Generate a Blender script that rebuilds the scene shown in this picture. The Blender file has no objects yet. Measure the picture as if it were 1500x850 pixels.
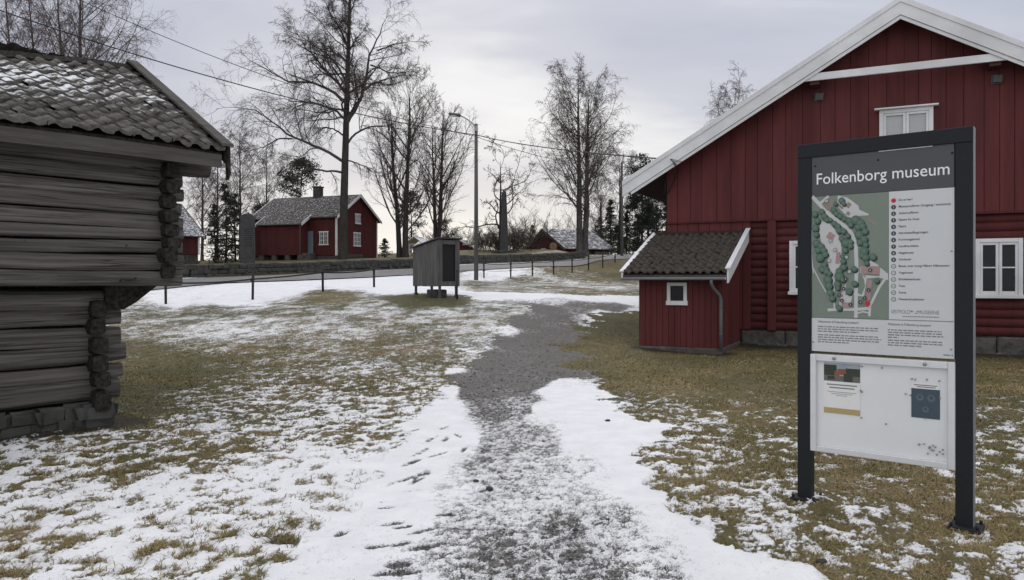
import bpy, bmesh, math, random
import numpy as np
from mathutils import Vector, Matrix

random.seed(7)
RNG = np.random.default_rng(11)
SC = bpy.context.scene
COL = SC.collection
F = 1110.0            # focal length in photo pixels (photo 1500 x 850)
CX, HY, EYE = 750.0, 410.0, 1.6
R = math.radians

# ------------------------------------------------------------------ helpers
def P(px, py, Y):
    """world point seen at a photo pixel at distance Y"""
    return Vector(((px - CX) / F * Y, Y, EYE + (HY - py) / F * Y))

def nrm(a):
    return a / np.maximum(np.linalg.norm(a, axis=-1, keepdims=True), 1e-9)

class MB:
    """collects geometry, builds ONE mesh object"""
    def __init__(s):
        s.v, s.f, s.m, s.sm = [], [], [], []
    def add(s, verts, faces, mi=0, smooth=False):
        b = len(s.v)
        s.v.extend([tuple(v) for v in verts])
        for f in faces:
            s.f.append(tuple(b + i for i in f)); s.m.append(mi); s.sm.append(smooth)
    def box(s, x0, x1, y0, y1, z0, z1, mi=0, M=None):
        vs = [Vector((x, y, z)) for z in (z0, z1) for y in (y0, y1) for x in (x0, x1)]
        if M is not None: vs = [M @ v for v in vs]
        s.add(vs, [(0,2,3,1),(4,5,7,6),(0,1,5,4),(2,6,7,3),(0,4,6,2),(1,3,7,5)], mi)
    def bbox(s, x0, x1, y0, y1, z0, z1, b=.01, mi=0, M=None):
        """box with chamfered long edges"""
        b = min(b, (x1-x0)*.3, (y1-y0)*.3, (z1-z0)*.3)
        bm = bmesh.new()
        bmesh.ops.create_cube(bm, size=1)
        for v in bm.verts:
            v.co = Vector(((x0+x1)/2 + v.co.x*(x1-x0), (y0+y1)/2 + v.co.y*(y1-y0), (z0+z1)/2 + v.co.z*(z1-z0)))
        bmesh.ops.bevel(bm, geom=bm.edges[:], offset=b, segments=1, affect='EDGES')
        s.bm(bm, mi, M)
    def bm(s, bm, mi=0, M=None, smooth=False):
        bm.verts.ensure_lookup_table(); bm.verts.index_update()
        s.add([(M @ v.co) if M is not None else v.co for v in bm.verts], [[v.index for v in f.verts] for f in bm.faces], mi, smooth)
        bm.free()
    def prism(s, poly, y0, y1, mi=0, M=None):
        """poly: list of (x,z) extruded from y0 to y1"""
        n = len(poly)
        vs = [Vector((x, y0, z)) for x, z in poly] + [Vector((x, y1, z)) for x, z in poly]
        if M is not None: vs = [M @ v for v in vs]
        fs = [tuple(range(n)), tuple(range(2*n-1, n-1, -1))]
        fs += [(i, i+n, (i+1) % n + n, (i+1) % n) for i in range(n)]
        s.add(vs, fs, mi)
    def tube(s, pts, radii, k=8, mi=0, smooth=True, cap=True):
        pts = [Vector(p) for p in pts]
        if not hasattr(radii, '__len__'): radii = [radii] * len(pts)
        vs, fs = [], []
        ref = None
        for i, p in enumerate(pts):
            t = (pts[min(i+1, len(pts)-1)] - pts[max(i-1, 0)]).normalized()
            if ref is None:
                ref = Vector((0,0,1)) if abs(t.z) < .9 else Vector((1,0,0))
            a = t.cross(ref).normalized(); b = t.cross(a); ref = -b if b.length < 1e-6 else ref
            for j in range(k):
                w = 2*math.pi*j/k
                vs.append(p + (a*math.cos(w) + b*math.sin(w)) * radii[i])
        for i in range(len(pts)-1):
            for j in range(k):
                fs.append((i*k+j, i*k+(j+1) % k, (i+1)*k+(j+1) % k, (i+1)*k+j))
        if cap:
            fs.append(tuple(range(k-1, -1, -1))); fs.append(tuple((len(pts)-1)*k+j for j in range(k)))
        s.add(vs, fs, mi, smooth)
    def disc(s, x, z, r, y, k=16, mi=0):
        """flat disc facing -y"""
        s.add([(x + r*math.cos(2*math.pi*i/k), y, z + r*math.sin(2*math.pi*i/k)) for i in range(k)], [tuple(range(k))], mi)
    def quad(s, x0, x1, z0, z1, y, mi=0):
        s.add([(x0,y,z0),(x1,y,z0),(x1,y,z1),(x0,y,z1)], [(0,1,2,3)], mi)
    def build(s, name, mats, parent=None, shadow=True):
        me = bpy.data.meshes.new(name)
        me.from_pydata(s.v, [], s.f)
        if not isinstance(mats, (list, tuple)): mats = [mats]
        for m in mats: me.materials.append(m)
        me.polygons.foreach_set('material_index', s.m)
        me.polygons.foreach_set('use_smooth', s.sm)
        me.validate(); me.update()
        o = bpy.data.objects.new(name, me); COL.objects.link(o)
        if parent is not None: o.parent = parent
        return o

def np_mesh(name, verts, quads=None, tris=None, mat=None, parent=None, smooth=False, attrs=None):
    me = bpy.data.meshes.new(name)
    nq = 0 if quads is None else len(quads); nt = 0 if tris is None else len(tris)
    me.vertices.add(len(verts)); me.vertices.foreach_set('co', np.asarray(verts, np.float32).ravel())
    parts = ([np.asarray(quads).ravel()] if nq else []) + ([np.asarray(tris).ravel()] if nt else [])
    idx = np.concatenate(parts).astype(np.int32)
    me.loops.add(len(idx)); me.loops.foreach_set('vertex_index', idx)
    me.polygons.add(nq + nt)
    st = np.concatenate([np.arange(nq)*4, nq*4 + np.arange(nt)*3]).astype(np.int32)
    me.polygons.foreach_set('loop_start', st)
    try: me.polygons.foreach_set('loop_total', np.concatenate([np.full(nq, 4), np.full(nt, 3)]).astype(np.int32))
    except Exception: pass
    me.polygons.foreach_set('use_smooth', np.full(nq+nt, smooth))
    for k, a in (attrs or {}).items():
        at = me.attributes.new(k, 'FLOAT', 'POINT'); at.data.foreach_set('value', np.asarray(a, np.float32))
    me.update(); me.validate()
    if mat: me.materials.append(mat)
    o = bpy.data.objects.new(name, me); COL.objects.link(o)
    if parent is not None: o.parent = parent
    return o

def tag(o, label=None, cat=None, group=None, kind=None):
    if label: o['label'] = label
    if cat: o['category'] = cat
    if group: o['group'] = group
    if kind: o['kind'] = kind
    return o

def thing(name, label, cat, loc=(0,0,0), rot=0.0, group=None):
    o = bpy.data.objects.new(name, None); COL.objects.link(o)
    o.empty_display_size = .2
    o.location = loc; o.rotation_euler = (0, 0, rot)
    return tag(o, label, cat, group)

def copy_tree(root, loc, rot=0.0, scale=1.0, label=None, group=None):
    r = root.copy(); COL.objects.link(r); r.location = loc; r.rotation_euler = (0, 0, rot)
    r.scale = (scale,)*3 if not hasattr(scale, '__len__') else scale
    if label: r['label'] = label
    if group: r['group'] = group
    for ch in list(root.children):
        c = ch.copy(); COL.objects.link(c); c.parent = r
        for g in list(ch.children):
            d = g.copy(); COL.objects.link(d); d.parent = c
    return r

class Frame:
    """local frame: x along a wall (to the right), y into it, z up"""
    def __init__(s, x, y, ux, uy, z=0):
        l = math.hypot(ux, uy); s.u = (ux/l, uy/l); s.v = (-uy/l, ux/l); s.o = (x, y, z)
        s.rot = math.atan2(uy, ux)
    def loc(s, px, py, yo=0.0):
        """local (x, z) where the sight line of a pixel meets the plane y = yo"""
        dx = (px - CX) / F
        ox, oy = s.o[0] + s.v[0]*yo, s.o[1] + s.v[1]*yo
        # (ox + ux t) = dx (oy + uy t)
        t = (dx*oy - ox) / (s.u[0] - dx*s.u[1])
        Y = oy + s.u[1]*t
        return t, EYE + (HY - py)/F*Y - s.o[2]
    def world(s, x, y, z=0):
        return Vector((s.o[0] + s.u[0]*x + s.v[0]*y, s.o[1] + s.u[1]*x + s.v[1]*y, s.o[2] + z))

# ------------------------------------------------------------------ numpy noise
def _hash(ix, iy, seed):
    h = (ix.astype(np.int64)*374761393 + iy.astype(np.int64)*668265263 + seed*1442695041) & 0xFFFFFFFF
    h = ((h ^ (h >> 13)) * 1274126177) & 0xFFFFFFFF
    return ((h ^ (h >> 16)) & 0xFFFF) / 65535.0
def vnoise(x, y, seed=0):
    ix, iy = np.floor(x), np.floor(y); fx, fy = x-ix, y-iy
    fx = fx*fx*(3-2*fx); fy = fy*fy*(3-2*fy)
    a, b = _hash(ix, iy, seed), _hash(ix+1, iy, seed)
    c, d = _hash(ix, iy+1, seed), _hash(ix+1, iy+1, seed)
    return (a*(1-fx)+b*fx)*(1-fy) + (c*(1-fx)+d*fx)*fy
def fbm(x, y, oct=4, seed=0, gain=.55):
    t, a, s = 0, 1., 0
    for i in range(oct):
        c, sn = math.cos(i*1.1), math.sin(i*1.1)
        t = t + a*vnoise((x*c-y*sn)*2**i+17.3*i, (x*sn+y*c)*2**i-9.1*i, seed+i); s += a; a *= gain
    return t/s
def uni(n):
    """spread fbm (bell shaped about .5) to roughly uniform 0..1"""
    z = (n - .5) / .145
    return 1/(1+np.exp(-1.7*z))

# ------------------------------------------------------------------ terrain
WALLP = np.array([(-34, 20), (-26, 28), (-16.4, 38), (-11.6, 45.5), (-7.0, 52), (-2.6, 58), (2.0, 65), (6.5, 72)], float)
def ctrl():
    w = []
    for x in (-30, -12, -5, 0, 5, 14, 30):
        for y in (-12, 0, 5, 10, 13.5): w.append((x, y, 0.0))
    w += [(-14, 17, .2), (-9, 19, .3), (-5, 17.5, .3), (0, 17, .17), (1.5, 17.5, .12), (3, 17.5, .05), (5, 19, .05), (9, 17.5, 0), (14, 15, 0),
          (8, 25, .5), (14, 28, .8), (22, 22, .4), (4, 21, .45), (0, 20, .5), (-4, 21, .62), (-8, 22, .65), (2, 25, .9)]
    def q(px, py, Y): v = P(px, py, Y); w.append(tuple(v))
    for a in [(243,446,25.5),(370,440,26.5),(473,427,28.4),(548,421,30.5),(637,437,25),(760,437,25.5),(900,440,27),
              (709,408,45),(748,407.5,46),(780,404.5,47.5),(811,402,49.5),(838,400,51.5),(862,396,55),(883,393,59),
              (700,422,33),(800,420,34),(900,420,36),(630,420,32),
              (300,418,30),(300,411,35),(272,406,38),(430,412,35),(430,403,41),
              (600,404,41),(600,395,48),(600,393,52),(690,397,47),(690,388,54),(700,386,58),
              (800,391,54),(800,384,62),(820,382,66),(880,382,63),(880,379,69),(880,375,76)]: q(*a)
    # plateau behind the wall: level without the 0.6 m step
    for (px, py, Y) in [(372,382,64),(552,378,64),(480,381,58),(360,386,50),(285,390,55),(640,375,75),(740,370,80),(590,378,66),(680,367,95)]:
        v = P(px, py, Y); w.append((v.x, v.y, v.z - .6))
    for (px, py, Y) in [(830,373,88),(930,374,92),(1000,372,100)]: q(px, py, Y)
    w += [(-30,40,1.6),(-30,25,1.0),(-40,10,.3),(-45,70,2.4),(-40,110,2.5),(0,120,3.2),(40,110,4),(60,60,3),(40,35,1.2),(45,10,.2),(0,160,2.0),(-60,160,1.0),(80,160,2)]
    return np.array(w)
CT = ctrl()
def _phi(d2): return .5*d2*np.log(d2 + 1e-6)
def _tps():
    n = len(CT); A = np.zeros((n+3, n+3)); d2 = ((CT[:,None,:2]-CT[None,:,:2])**2).sum(-1)
    A[:n,:n] = _phi(d2) + np.eye(n)*2.0
    A[:n,n:] = np.c_[np.ones(n), CT[:,:2]]; A[n:,:n] = A[:n,n:].T
    b = np.zeros(n+3); b[:n] = CT[:,2]
    return np.linalg.solve(A, b)
TW = _tps()
def wall_y(x): return np.interp(x, WALLP[:,0], WALLP[:,1])
def G(x, y):
    x = np.atleast_1d(np.asarray(x, float)); y = np.atleast_1d(np.asarray(y, float))
    xc = np.clip(x, -75, 90); yc = np.clip(y, -14, 170)
    sh = xc.shape; xf, yf = xc.ravel(), yc.ravel(); out = np.empty(len(xf)); n = len(CT)
    for i in range(0, len(xf), 60000):
        a, b = xf[i:i+60000], yf[i:i+60000]
        d2 = (a[:,None]-CT[None,:,0])**2 + (b[:,None]-CT[None,:,1])**2
        out[i:i+60000] = _phi(d2) @ TW[:n] + TW[n] + TW[n+1]*a + TW[n+2]*b
    out = out.reshape(sh)
    s = np.clip((y - wall_y(x) + .1)/.35, 0, 1) * np.clip((7.5-x)/2.5, 0, 1)
    far = np.clip((np.hypot(x, y) - 170)/200, 0, 1)
    return (out + .6*s)*(1-far)
def g(x, y): return float(G(x, y)[0])
_YS = np.concatenate([np.linspace(2.5, 30, 1400), np.linspace(30.02, 140, 2200)])
def gp(px, py):
    """ground point (x, y, z) seen at a pixel"""
    X = (px-CX)/F*_YS; Z = EYE + (HY-py)/F*_YS
    h = G(X, _YS); k = np.argmax(Z <= h)
    if not (Z <= h).any(): k = len(_YS)-1
    return float(X[k]), float(_YS[k]), float(h[k])

# ------------------------------------------------------------------ materials
def new_mat(name):
    m = bpy.data.materials.new(name); m.use_nodes = True
    nt = m.node_tree; b = nt.nodes['Principled BSDF']
    return m, nt, b
def N(nt, t, **kw):
    n = nt.nodes.new(t)
    for k, v in kw.items(): setattr(n, k, v)
    return n
def ramp(nt, fac, stops):
    r = N(nt, 'ShaderNodeValToRGB'); e = r.color_ramp.elements
    while len(e) < len(stops): e.new(.5)
    for i, (p, c) in enumerate(stops):
        e[i].position = p; e[i].color = (*c, 1) if len(c) == 3 else c
    nt.links.new(fac, r.inputs[0]); return r.outputs[0]
def noise(nt, scale, detail=5, rough=.6, stretch=(1,1,1), coord='Object', dist=0):
    tc = N(nt, 'ShaderNodeTexCoord'); mp = N(nt, 'ShaderNodeMapping'); mp.inputs['Scale'].default_value = stretch
    nz = N(nt, 'ShaderNodeTexNoise'); nz.inputs['Scale'].default_value = scale; nz.inputs['Detail'].default_value = detail
    nz.inputs['Roughness'].default_value = rough; nz.inputs['Distortion'].default_value = dist
    nt.links.new(tc.outputs[coord], mp.inputs[0]); nt.links.new(mp.outputs[0], nz.inputs[0])
    return nz.outputs[0]
def bump(nt, b, h, strength=.4, dist=.02):
    n = N(nt, 'ShaderNodeBump'); n.inputs['Strength'].default_value = strength; n.inputs['Distance'].default_value = dist
    nt.links.new(h, n.inputs['Height']); nt.links.new(n.outputs[0], b.inputs['Normal'])
def mixc(nt, fac, a, c):
    m = N(nt, 'ShaderNodeMix', data_type='RGBA')
    for s, v in ((0, fac), (6, a), (7, c)):
        if hasattr(v, 'links') or hasattr(v, 'is_linked'): nt.links.new(v, m.inputs[s])
        else: m.inputs[s].default_value = v if s == 0 else (*v, 1)
    return m.outputs[2]
def mth(nt, op, a, b=None):
    m = N(nt, 'ShaderNodeMath', operation=op)
    for i, v in enumerate((a, b)):
        if v is None: continue
        if hasattr(v, 'is_linked'): nt.links.new(v, m.inputs[i])
        else: m.inputs[i].default_value = v
    return m.outputs[0]
def mat(name, c1, c2=None, scale=6, rough=.75, stretch=(1,1,1), bstr=.3, bdist=.01, detail=6, spec=.3, metal=0, lo=.3, hi=.7, c3=None):
    m, nt, b = new_mat(name)
    c2 = c2 or tuple(x*.75 for x in c1)
    n = noise(nt, scale, detail, .62, stretch)
    col = ramp(nt, n, [(lo, c2), (hi, c1)])
    if c3:
        n2 = noise(nt, scale*.17, 4, .6, stretch)
        col = mixc(nt, ramp(nt, n2, [(.5, (0,0,0)), (.68, (1,1,1))]), col, c3)
    nt.links.new(col, b.inputs['Base Color'])
    b.inputs['Roughness'].default_value = rough; b.inputs['Metallic'].default_value = metal
    b.inputs['Specular IOR Level'].default_value = spec
    if bstr: bump(nt, b, n, bstr, bdist)
    return m
SNOWC = (.80, .81, .84)
def snowy(name, c1, c2, scale, snow_lo, snow_hi, snow_scale=3, rough=.85, stretch=(1,1,1), snow_stretch=(1,1,1), bstr=.4, bdist=.01, up=.35, attr=None):
    """dark roof covering with a thin broken dusting of snow"""
    m, nt, b = new_mat(name)
    n = noise(nt, scale, 6, .65, stretch); base = ramp(nt, n, [(.3, c2), (.7, c1)])
    s = noise(nt, snow_scale, 7, .7, snow_stretch)
    if attr:
        at = N(nt, 'ShaderNodeAttribute', attribute_name=attr)
        s = mth(nt, 'ADD', s, at.outputs['Fac'])
    f = ramp(nt, s, [(snow_lo, (0,0,0)), (snow_hi, (1,1,1))])
    geo = N(nt, 'ShaderNodeNewGeometry'); sx = N(nt, 'ShaderNodeSeparateXYZ'); nt.links.new(geo.outputs['Normal'], sx.inputs[0])
    upf = ramp(nt, sx.outputs[2], [(up, (0,0,0)), (min(up+.25, 1), (1,1,1))])
    ff = mth(nt, 'MULTIPLY', f, upf)
    nt.links.new(mixc(nt, ff, base, SNOWC), b.inputs['Base Color'])
    b.inputs['Roughness'].default_value = rough; b.inputs['Specular IOR Level'].default_value = .2
    bump(nt, b, n, bstr, bdist)
    return m

M = {}
M['red'] = mat('red_paint', (.122,.0295,.030), (.090,.0240,.0250), 3, .7, (1,1,.25), .25, .004, c3=(.092,.025,.028), spec=.2)
M['red2'] = mat('old_red_paint', (.092,.0185,.0195), (.062,.0135,.0145), 2.2, .8, (1,1,.2), .2, .01, c3=(.075,.020,.021))
def _board_tone(m, lo=.80, hi=1.22, sc=1.0):
    """each board has weathered a little differently, with faint run-off streaks"""
    nt = m.node_tree; b = nt.nodes['Principled BSDF']; src = b.inputs['Base Color'].links[0].from_socket
    t = ramp(nt, noise(nt, 3.1*sc, 1, .4, (1, 1, .02)), [(.36, (lo,)*3), (.64, (hi,)*3)])
    s = ramp(nt, noise(nt, 9*sc, 5, .7, (1, 1, .06)), [(.35, (.84,.84,.84)), (.62, (1.06,1.06,1.07))])
    for q in (t, s):
        mm = N(nt, 'ShaderNodeMix', data_type='RGBA', blend_type='MULTIPLY'); mm.inputs[0].default_value = 1; nt.links.new(src, mm.inputs[6]); nt.links.new(q, mm.inputs[7]); src = mm.outputs[2]
    nt.links.new(src, b.inputs['Base Color'])
_board_tone(M['red'], .90, 1.12); _board_tone(M['red2'], .9, 1.1)
M['white'] = mat('white_paint', (.74,.75,.77), (.62,.63,.66), 2.5, .55, (1,1,1), .08, .003, c3=(.56,.57,.58))
M['downpipe'] = mat('dark_grey_downpipe', (.15,.16,.175), (.11,.118,.13), 5, .55, bstr=.1, metal=.2, spec=.3)
M['glass_dark'] = mat('window_glass', (.010,.011,.014), (.020,.022,.026), 2.5, .10, bstr=.05, bdist=.01, spec=.22)
M['blind'] = mat('pale_blind', (.42,.44,.46), (.36,.38,.40), 3, .25, (1,1,9), 0, spec=.5)
M['oldwood'] = mat('weathered_logs', (.138,.131,.125), (.044,.041,.038), 20, .95, (.05,1,2.2), .55, .012, 9, .1, lo=.36, hi=.58, c3=(.098,.091,.084))
def _wood_detail(m, cracks=True):
    """drying cracks along the grain and a few knots"""
    nt = m.node_tree; b = nt.nodes['Principled BSDF']; src = b.inputs['Base Color'].links[0].from_socket
    n = noise(nt, 5, 4, .5, (.10, 1, 5.5), dist=.4); c = ramp(nt, n, [(.478, (0,0,0)), (.497, (1,1,1)), (.505, (1,1,1)), (.524, (0,0,0))])
    br = ramp(nt, noise(nt, 1.3, 2, .5, (.6, 1, 1)), [(.46, (0,0,0)), (.56, (1,1,1))])
    col = mixc(nt, mth(nt, 'MULTIPLY', mth(nt, 'MULTIPLY', c, br), .8), src, (.012,.011,.010))
    tc = N(nt, 'ShaderNodeTexCoord'); vo = N(nt, 'ShaderNodeTexVoronoi'); vo.inputs['Scale'].default_value = 2.6; nt.links.new(tc.outputs['Object'], vo.inputs['Vector'])
    k = ramp(nt, vo.outputs['Distance'], [(.028, (1,1,1)), (.050, (0,0,0))])
    col = mixc(nt, mth(nt, 'MULTIPLY', k, .85), col, (.014,.012,.011))
    tn = ramp(nt, noise(nt, 1.0, 1, .5, (.18, .3, 6.2)), [(.35, (.72,.72,.72)), (.65, (1.2,1.18,1.15))])
    mm = N(nt, 'ShaderNodeMix', data_type='RGBA', blend_type='MULTIPLY'); mm.inputs[0].default_value = 1; nt.links.new(col, mm.inputs[6]); nt.links.new(tn, mm.inputs[7])
    nt.links.new(mm.outputs[2], b.inputs['Base Color'])
_wood_detail(M['oldwood'])
M['oldend'] = mat('log_ends', (.055,.050,.046), (.013,.011,.010), 22, .95, (1,1,1), .9, .02, spec=.1, lo=.35, hi=.7)
M['plank'] = mat('grey_planks', (.150,.145,.142), (.070,.067,.066), 8, .9, (1,1,.12), .5, .008, spec=.15, c3=(.105,.100,.097))
M['barge'] = mat('grey_barge_wood', (.115,.108,.100), (.055,.050,.046), 10, .9, (.15,.15,2), .5, .008, spec=.15)
M['stone'] = mat('grey_stone', (.135,.130,.122), (.045,.043,.040), 6, .95, bstr=.9, bdist=.03, spec=.1, c3=(.085,.082,.068))
M['dkstone'] = mat('dark_stone', (.10,.098,.096), (.040,.039,.038), 4, .95, bstr=.9, bdist=.04, spec=.1, c3=(.065,.066,.056))
M['slate'] = mat('dark_slate', (.080,.080,.084), (.050,.050,.053), 4, .8, bstr=.3, bdist=.02, spec=.2)
M['tile_porch'] = mat('mossy_dark_tiles', (.098,.085,.076), (.032,.029,.026), 11, .95, bstr=.7, bdist=.012, spec=.1, c3=(.075,.068,.055))
M['zinc'] = mat('zinc_gutter', (.36,.40,.46), (.27,.30,.35), 5, .5, bstr=.1, metal=.25, spec=.4)
M['signmetal'] = mat('charcoal_powder_coat', (.016,.019,.022), (.013,.016,.018), 30, .6, bstr=.04, bdist=.001, spec=.2)
M['signedge'] = mat('edge_metal', (.20,.21,.22), (.17,.18,.19), 20, .5, bstr=0, metal=.2)
M['header'] = mat('slate_grey_panel', (.064,.068,.075), (.058,.062,.068), 5, .42, bstr=0, spec=.4)
M['pan_white'] = mat('pale_print', (.56,.58,.59), (.53,.55,.56), 3, .38, bstr=0, spec=.4)
M['text_white'] = mat('white_lettering', (.80,.80,.81), (.78,.78,.79), 3, .5, bstr=0)
M['text_dark'] = mat('dark_lettering', (.055,.058,.068), (.05,.052,.06), 3, .5, bstr=0)
M['text_grey'] = mat('grey_lettering', (.20,.205,.21), (.19,.195,.20), 3, .5, bstr=0)
M['dot_red'] = mat('red_dot', (.52,.018,.035), (.50,.016,.03), 3, .5, bstr=0)
M['map_green'] = mat('map_green', (.185,.225,.185), (.17,.21,.175), 3, .45, bstr=0)
M['map_path'] = mat('map_path', (.50,.51,.51), (.48,.49,.49), 3, .45, bstr=0)
M['map_tree'] = mat('map_tree', (.085,.145,.110), (.07,.13,.095), 40, .45, bstr=0)
M['map_tree2'] = mat('map_tree_light', (.12,.185,.145), (.11,.17,.13), 40, .45, bstr=0)
M['map_shade'] = mat('map_dark_green', (.028,.045,.040), (.025,.04,.035), 40, .45, bstr=0)
M['map_house'] = mat('map_house', (.36,.24,.24), (.33,.21,.21), 20, .45, bstr=0)
M['map_brown'] = mat('map_brown', (.26,.22,.19), (.24,.20,.17), 20, .45, bstr=0)
M['alu'] = mat('aluminium', (.66,.67,.68), (.61,.62,.63), 15, .4, (1,1,1), .03, .001, metal=.35, spec=.5)
M['case_back'] = mat('case_backboard', (.72,.74,.75), (.67,.69,.70), 2, .35, bstr=0, spec=.4, c3=(.75,.77,.78))
M['paper'] = mat('poster_paper', (.74,.74,.73), (.71,.71,.70), 5, .6, bstr=0)
M['post_blue'] = mat('poster_blue', (.055,.085,.110), (.048,.075,.10), 8, .5, bstr=0)
M['post_blue2'] = mat('poster_blue_light', (.11,.15,.18), (.10,.14,.17), 8, .5, bstr=0)
M['post_gold'] = mat('poster_gold', (.42,.33,.15), (.40,.31,.14), 8, .5, bstr=0)
M['pic_sky'] = mat('picture_sky', (.24,.31,.38), (.36,.39,.42), 14, .5, bstr=0)
M['pic_dark'] = mat('picture_trees', (.03,.04,.03), (.05,.06,.04), 60, .5, bstr=0)
M['pic_red'] = mat('picture_house', (.22,.07,.05), (.28,.10,.07), 30, .5, bstr=0)
M['pic_grey'] = mat('picture_ground', (.16,.16,.15), (.10,.10,.09), 60, .5, bstr=0)
M['pin'] = mat('steel_pin', (.35,.35,.36), (.28,.28,.29), 20, .35, bstr=0, metal=.6)
M['bark'] = mat('tree_bark', (.070,.064,.060), (.030,.027,.026), 6, .95, (1,1,.25), .8, .03, spec=.1)
M['barkb'] = mat('birch_bark', (.105,.098,.094), (.040,.036,.034), 5, .95, (1,1,.4), .8, .03, spec=.1)
M['twig'] = mat('twigs', (.105,.088,.082), (.075,.062,.058), 1, .95, bstr=0, spec=.1)
M['twigb'] = mat('birch_twigs', (.130,.102,.100), (.095,.075,.073), 1, .95, bstr=0, spec=.1)
M['needle'] = mat('spruce_needles', (.050,.056,.040), (.026,.030,.023), 1.2, .9, bstr=0, spec=.15)
M['pine'] = mat('pine_needles', (.046,.054,.038), (.025,.030,.022), 1.2, .9, bstr=0, spec=.15)
M['bush'] = mat('thicket_twigs', (.120,.092,.080), (.080,.064,.058), 1, .95, bstr=0, spec=.1)
M['fence'] = mat('dark_fence_metal', (.030,.028,.028), (.020,.019,.019), 8, .7, bstr=.1)
M['pole'] = mat('grey_wooden_pole', (.130,.125,.125), (.080,.077,.077), 4, .9, (1,1,.1), .3, .01, spec=.15)
M['galv'] = mat('galvanised_steel', (.34,.34,.35), (.28,.28,.29), 6, .45, bstr=0, metal=.5)
M['lampshell'] = mat('lamp_housing', (.11,.11,.115), (.09,.09,.095), 6, .5, bstr=0)
M['lens'] = mat('lamp_lens', (.55,.55,.52), (.5,.5,.48), 6, .2, bstr=0, spec=.5)
M['wire'] = mat('black_cable', (.020,.020,.022), (.016,.016,.018), 5, .6, bstr=0)
M['bluedoor'] = mat('pale_blue_door', (.16,.21,.255), (.13,.175,.215), 4, .7, (1,1,.2), .15, .01)
M['greyroof'] = snowy('far_grey_roof', (.15,.15,.158), (.09,.09,.095), 5, .47, .66, 2.2, up=.2)
M['houseroof'] = snowy('house_tiles', (.095,.083,.076), (.034,.031,.029), 5, .55, .64, 6.0, up=.2, snow_stretch=(1,2.2,2.2))
M['houseroof2'] = snowy('far_house_tiles', (.10,.10,.105), (.05,.05,.053), 5, .46, .58, 6.0, up=.2, snow_stretch=(1,2.2,2.2))
M['logtile'] = snowy('old_roof_tiles', (.150,.140,.128), (.056,.052,.047), 9, .51, .66, 7.0, up=.30, attr='dust', bstr=.7, bdist=.012)
M['disc'] = mat('tan_millstone', (.24,.17,.115), (.15,.11,.08), 5, .9, bstr=.4)
M['pebble'] = mat('dark_pebble', (.06,.058,.056), (.035,.034,.033), 20, .9, bstr=.4)
M['pinkish'] = mat('rafter_end_red', (.085,.035,.032), (.065,.027,.025), 8, .7, bstr=.1)
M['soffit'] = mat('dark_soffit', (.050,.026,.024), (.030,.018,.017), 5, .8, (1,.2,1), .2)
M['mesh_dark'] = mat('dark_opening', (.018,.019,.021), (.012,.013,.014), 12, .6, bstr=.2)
# ------------------------------------------------------------------ ground cover fields
def warp(x, y):
    y = np.maximum(y, .5)
    return x/(y+1.0)*7.0, np.log(y+1.0)*2.6
class Field:
    """smooth scattered-data field over the ground"""
    def __init__(s, pts, p=2.4):
        a = []
        for px, py, c in pts:
            x, y, z = gp(px, py); a.append((x, y, c))
        s.a = np.array(a); s.p = p; s.u, s.w = warp(s.a[:,0], s.a[:,1])
    def extra(s, pts):
        s.a = np.vstack([s.a, np.array(pts, float)]); s.u, s.w = warp(s.a[:,0], s.a[:,1]); return s
    def __call__(s, x, y):
        u, w = warp(x, y); out = np.empty(len(u))
        for i in range(0, len(u), 50000):
            d2 = (u[i:i+50000,None]-s.u)**2 + (w[i:i+50000,None]-s.w)**2 + 2e-4
            k = d2**(-s.p/1.0); out[i:i+50000] = (k*s.a[:,2]).sum(1)/k.sum(1)
        return out
LAWN = Field([(50,660,.6),(150,648,.5),(40,640,.75),(250,640,.42),(60,682,.45),(200,662,.40),(300,640,.35),
 (100,740,.82),(250,720,.82),(400,700,.82),(480,680,.80),(150,800,.78),(300,780,.72),(400,780,.78),(250,830,.68),(50,820,.68),(450,740,.86),(540,690,.84),(500,640,.48),(560,620,.48),
 (200,600,.02),(230,560,.05),(300,580,.25),(200,520,.25),(350,620,.32),(420,600,.40),(480,560,.43),(560,560,.42),(620,540,.38),(600,500,.42),(680,490,.46),(500,500,.45),(400,520,.38),(350,480,.5),(250,480,.48),
 (450,450,.45),(560,450,.48),(650,460,.5),(720,450,.5),(300,455,.42),(210,455,.44),(480,434,.3),(600,441,.15),(650,442,.15),
 (250,432,.82),(330,427,.84),(420,421,.84),(500,416,.84),(560,411,.97),(600,411,1.0),(590,424,.9),(330,436,.8),
 (720,416,.40),(760,420,.46),(820,415,.50),(880,420,.48),(920,430,.36),(760,410,.38),(850,404,.32),(900,397,.15),(690,402,.7),(740,400,.8),(800,425,.42),(860,428,.34),
 (870,480,.05),(900,500,.02),(930,530,.03),(870,540,.1),(1000,560,.06),(900,575,.12),(1100,560,.04),(1050,620,.18),(950,600,.2),(1000,660,.40),(1100,680,.26),(1080,740,.40),(1000,700,.38),(1150,760,.40),
 (1200,820,.52),(1250,770,.32),(1300,700,.16),(1350,760,.24),(1450,720,.34),(1480,600,.22),(1450,560,.05),(1300,830,.44),(1450,820,.48),(1250,700,.12)]
 ).extra([(-10,62,.06),(0,80,.12),(-20,60,.1),(20,80,.3),(-16,45,.06),(4,72,.4),(-8,55,.1),(-14,48,.05),(-30,30,.6),(30,40,.5),(0,130,.6),(-50,120,.6),(50,130,.5),(10,-5,.5),(-8,0,.6),(14,8,.3),(20,18,.3),(-9,10,.5),(-14,15,.5)])
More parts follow.
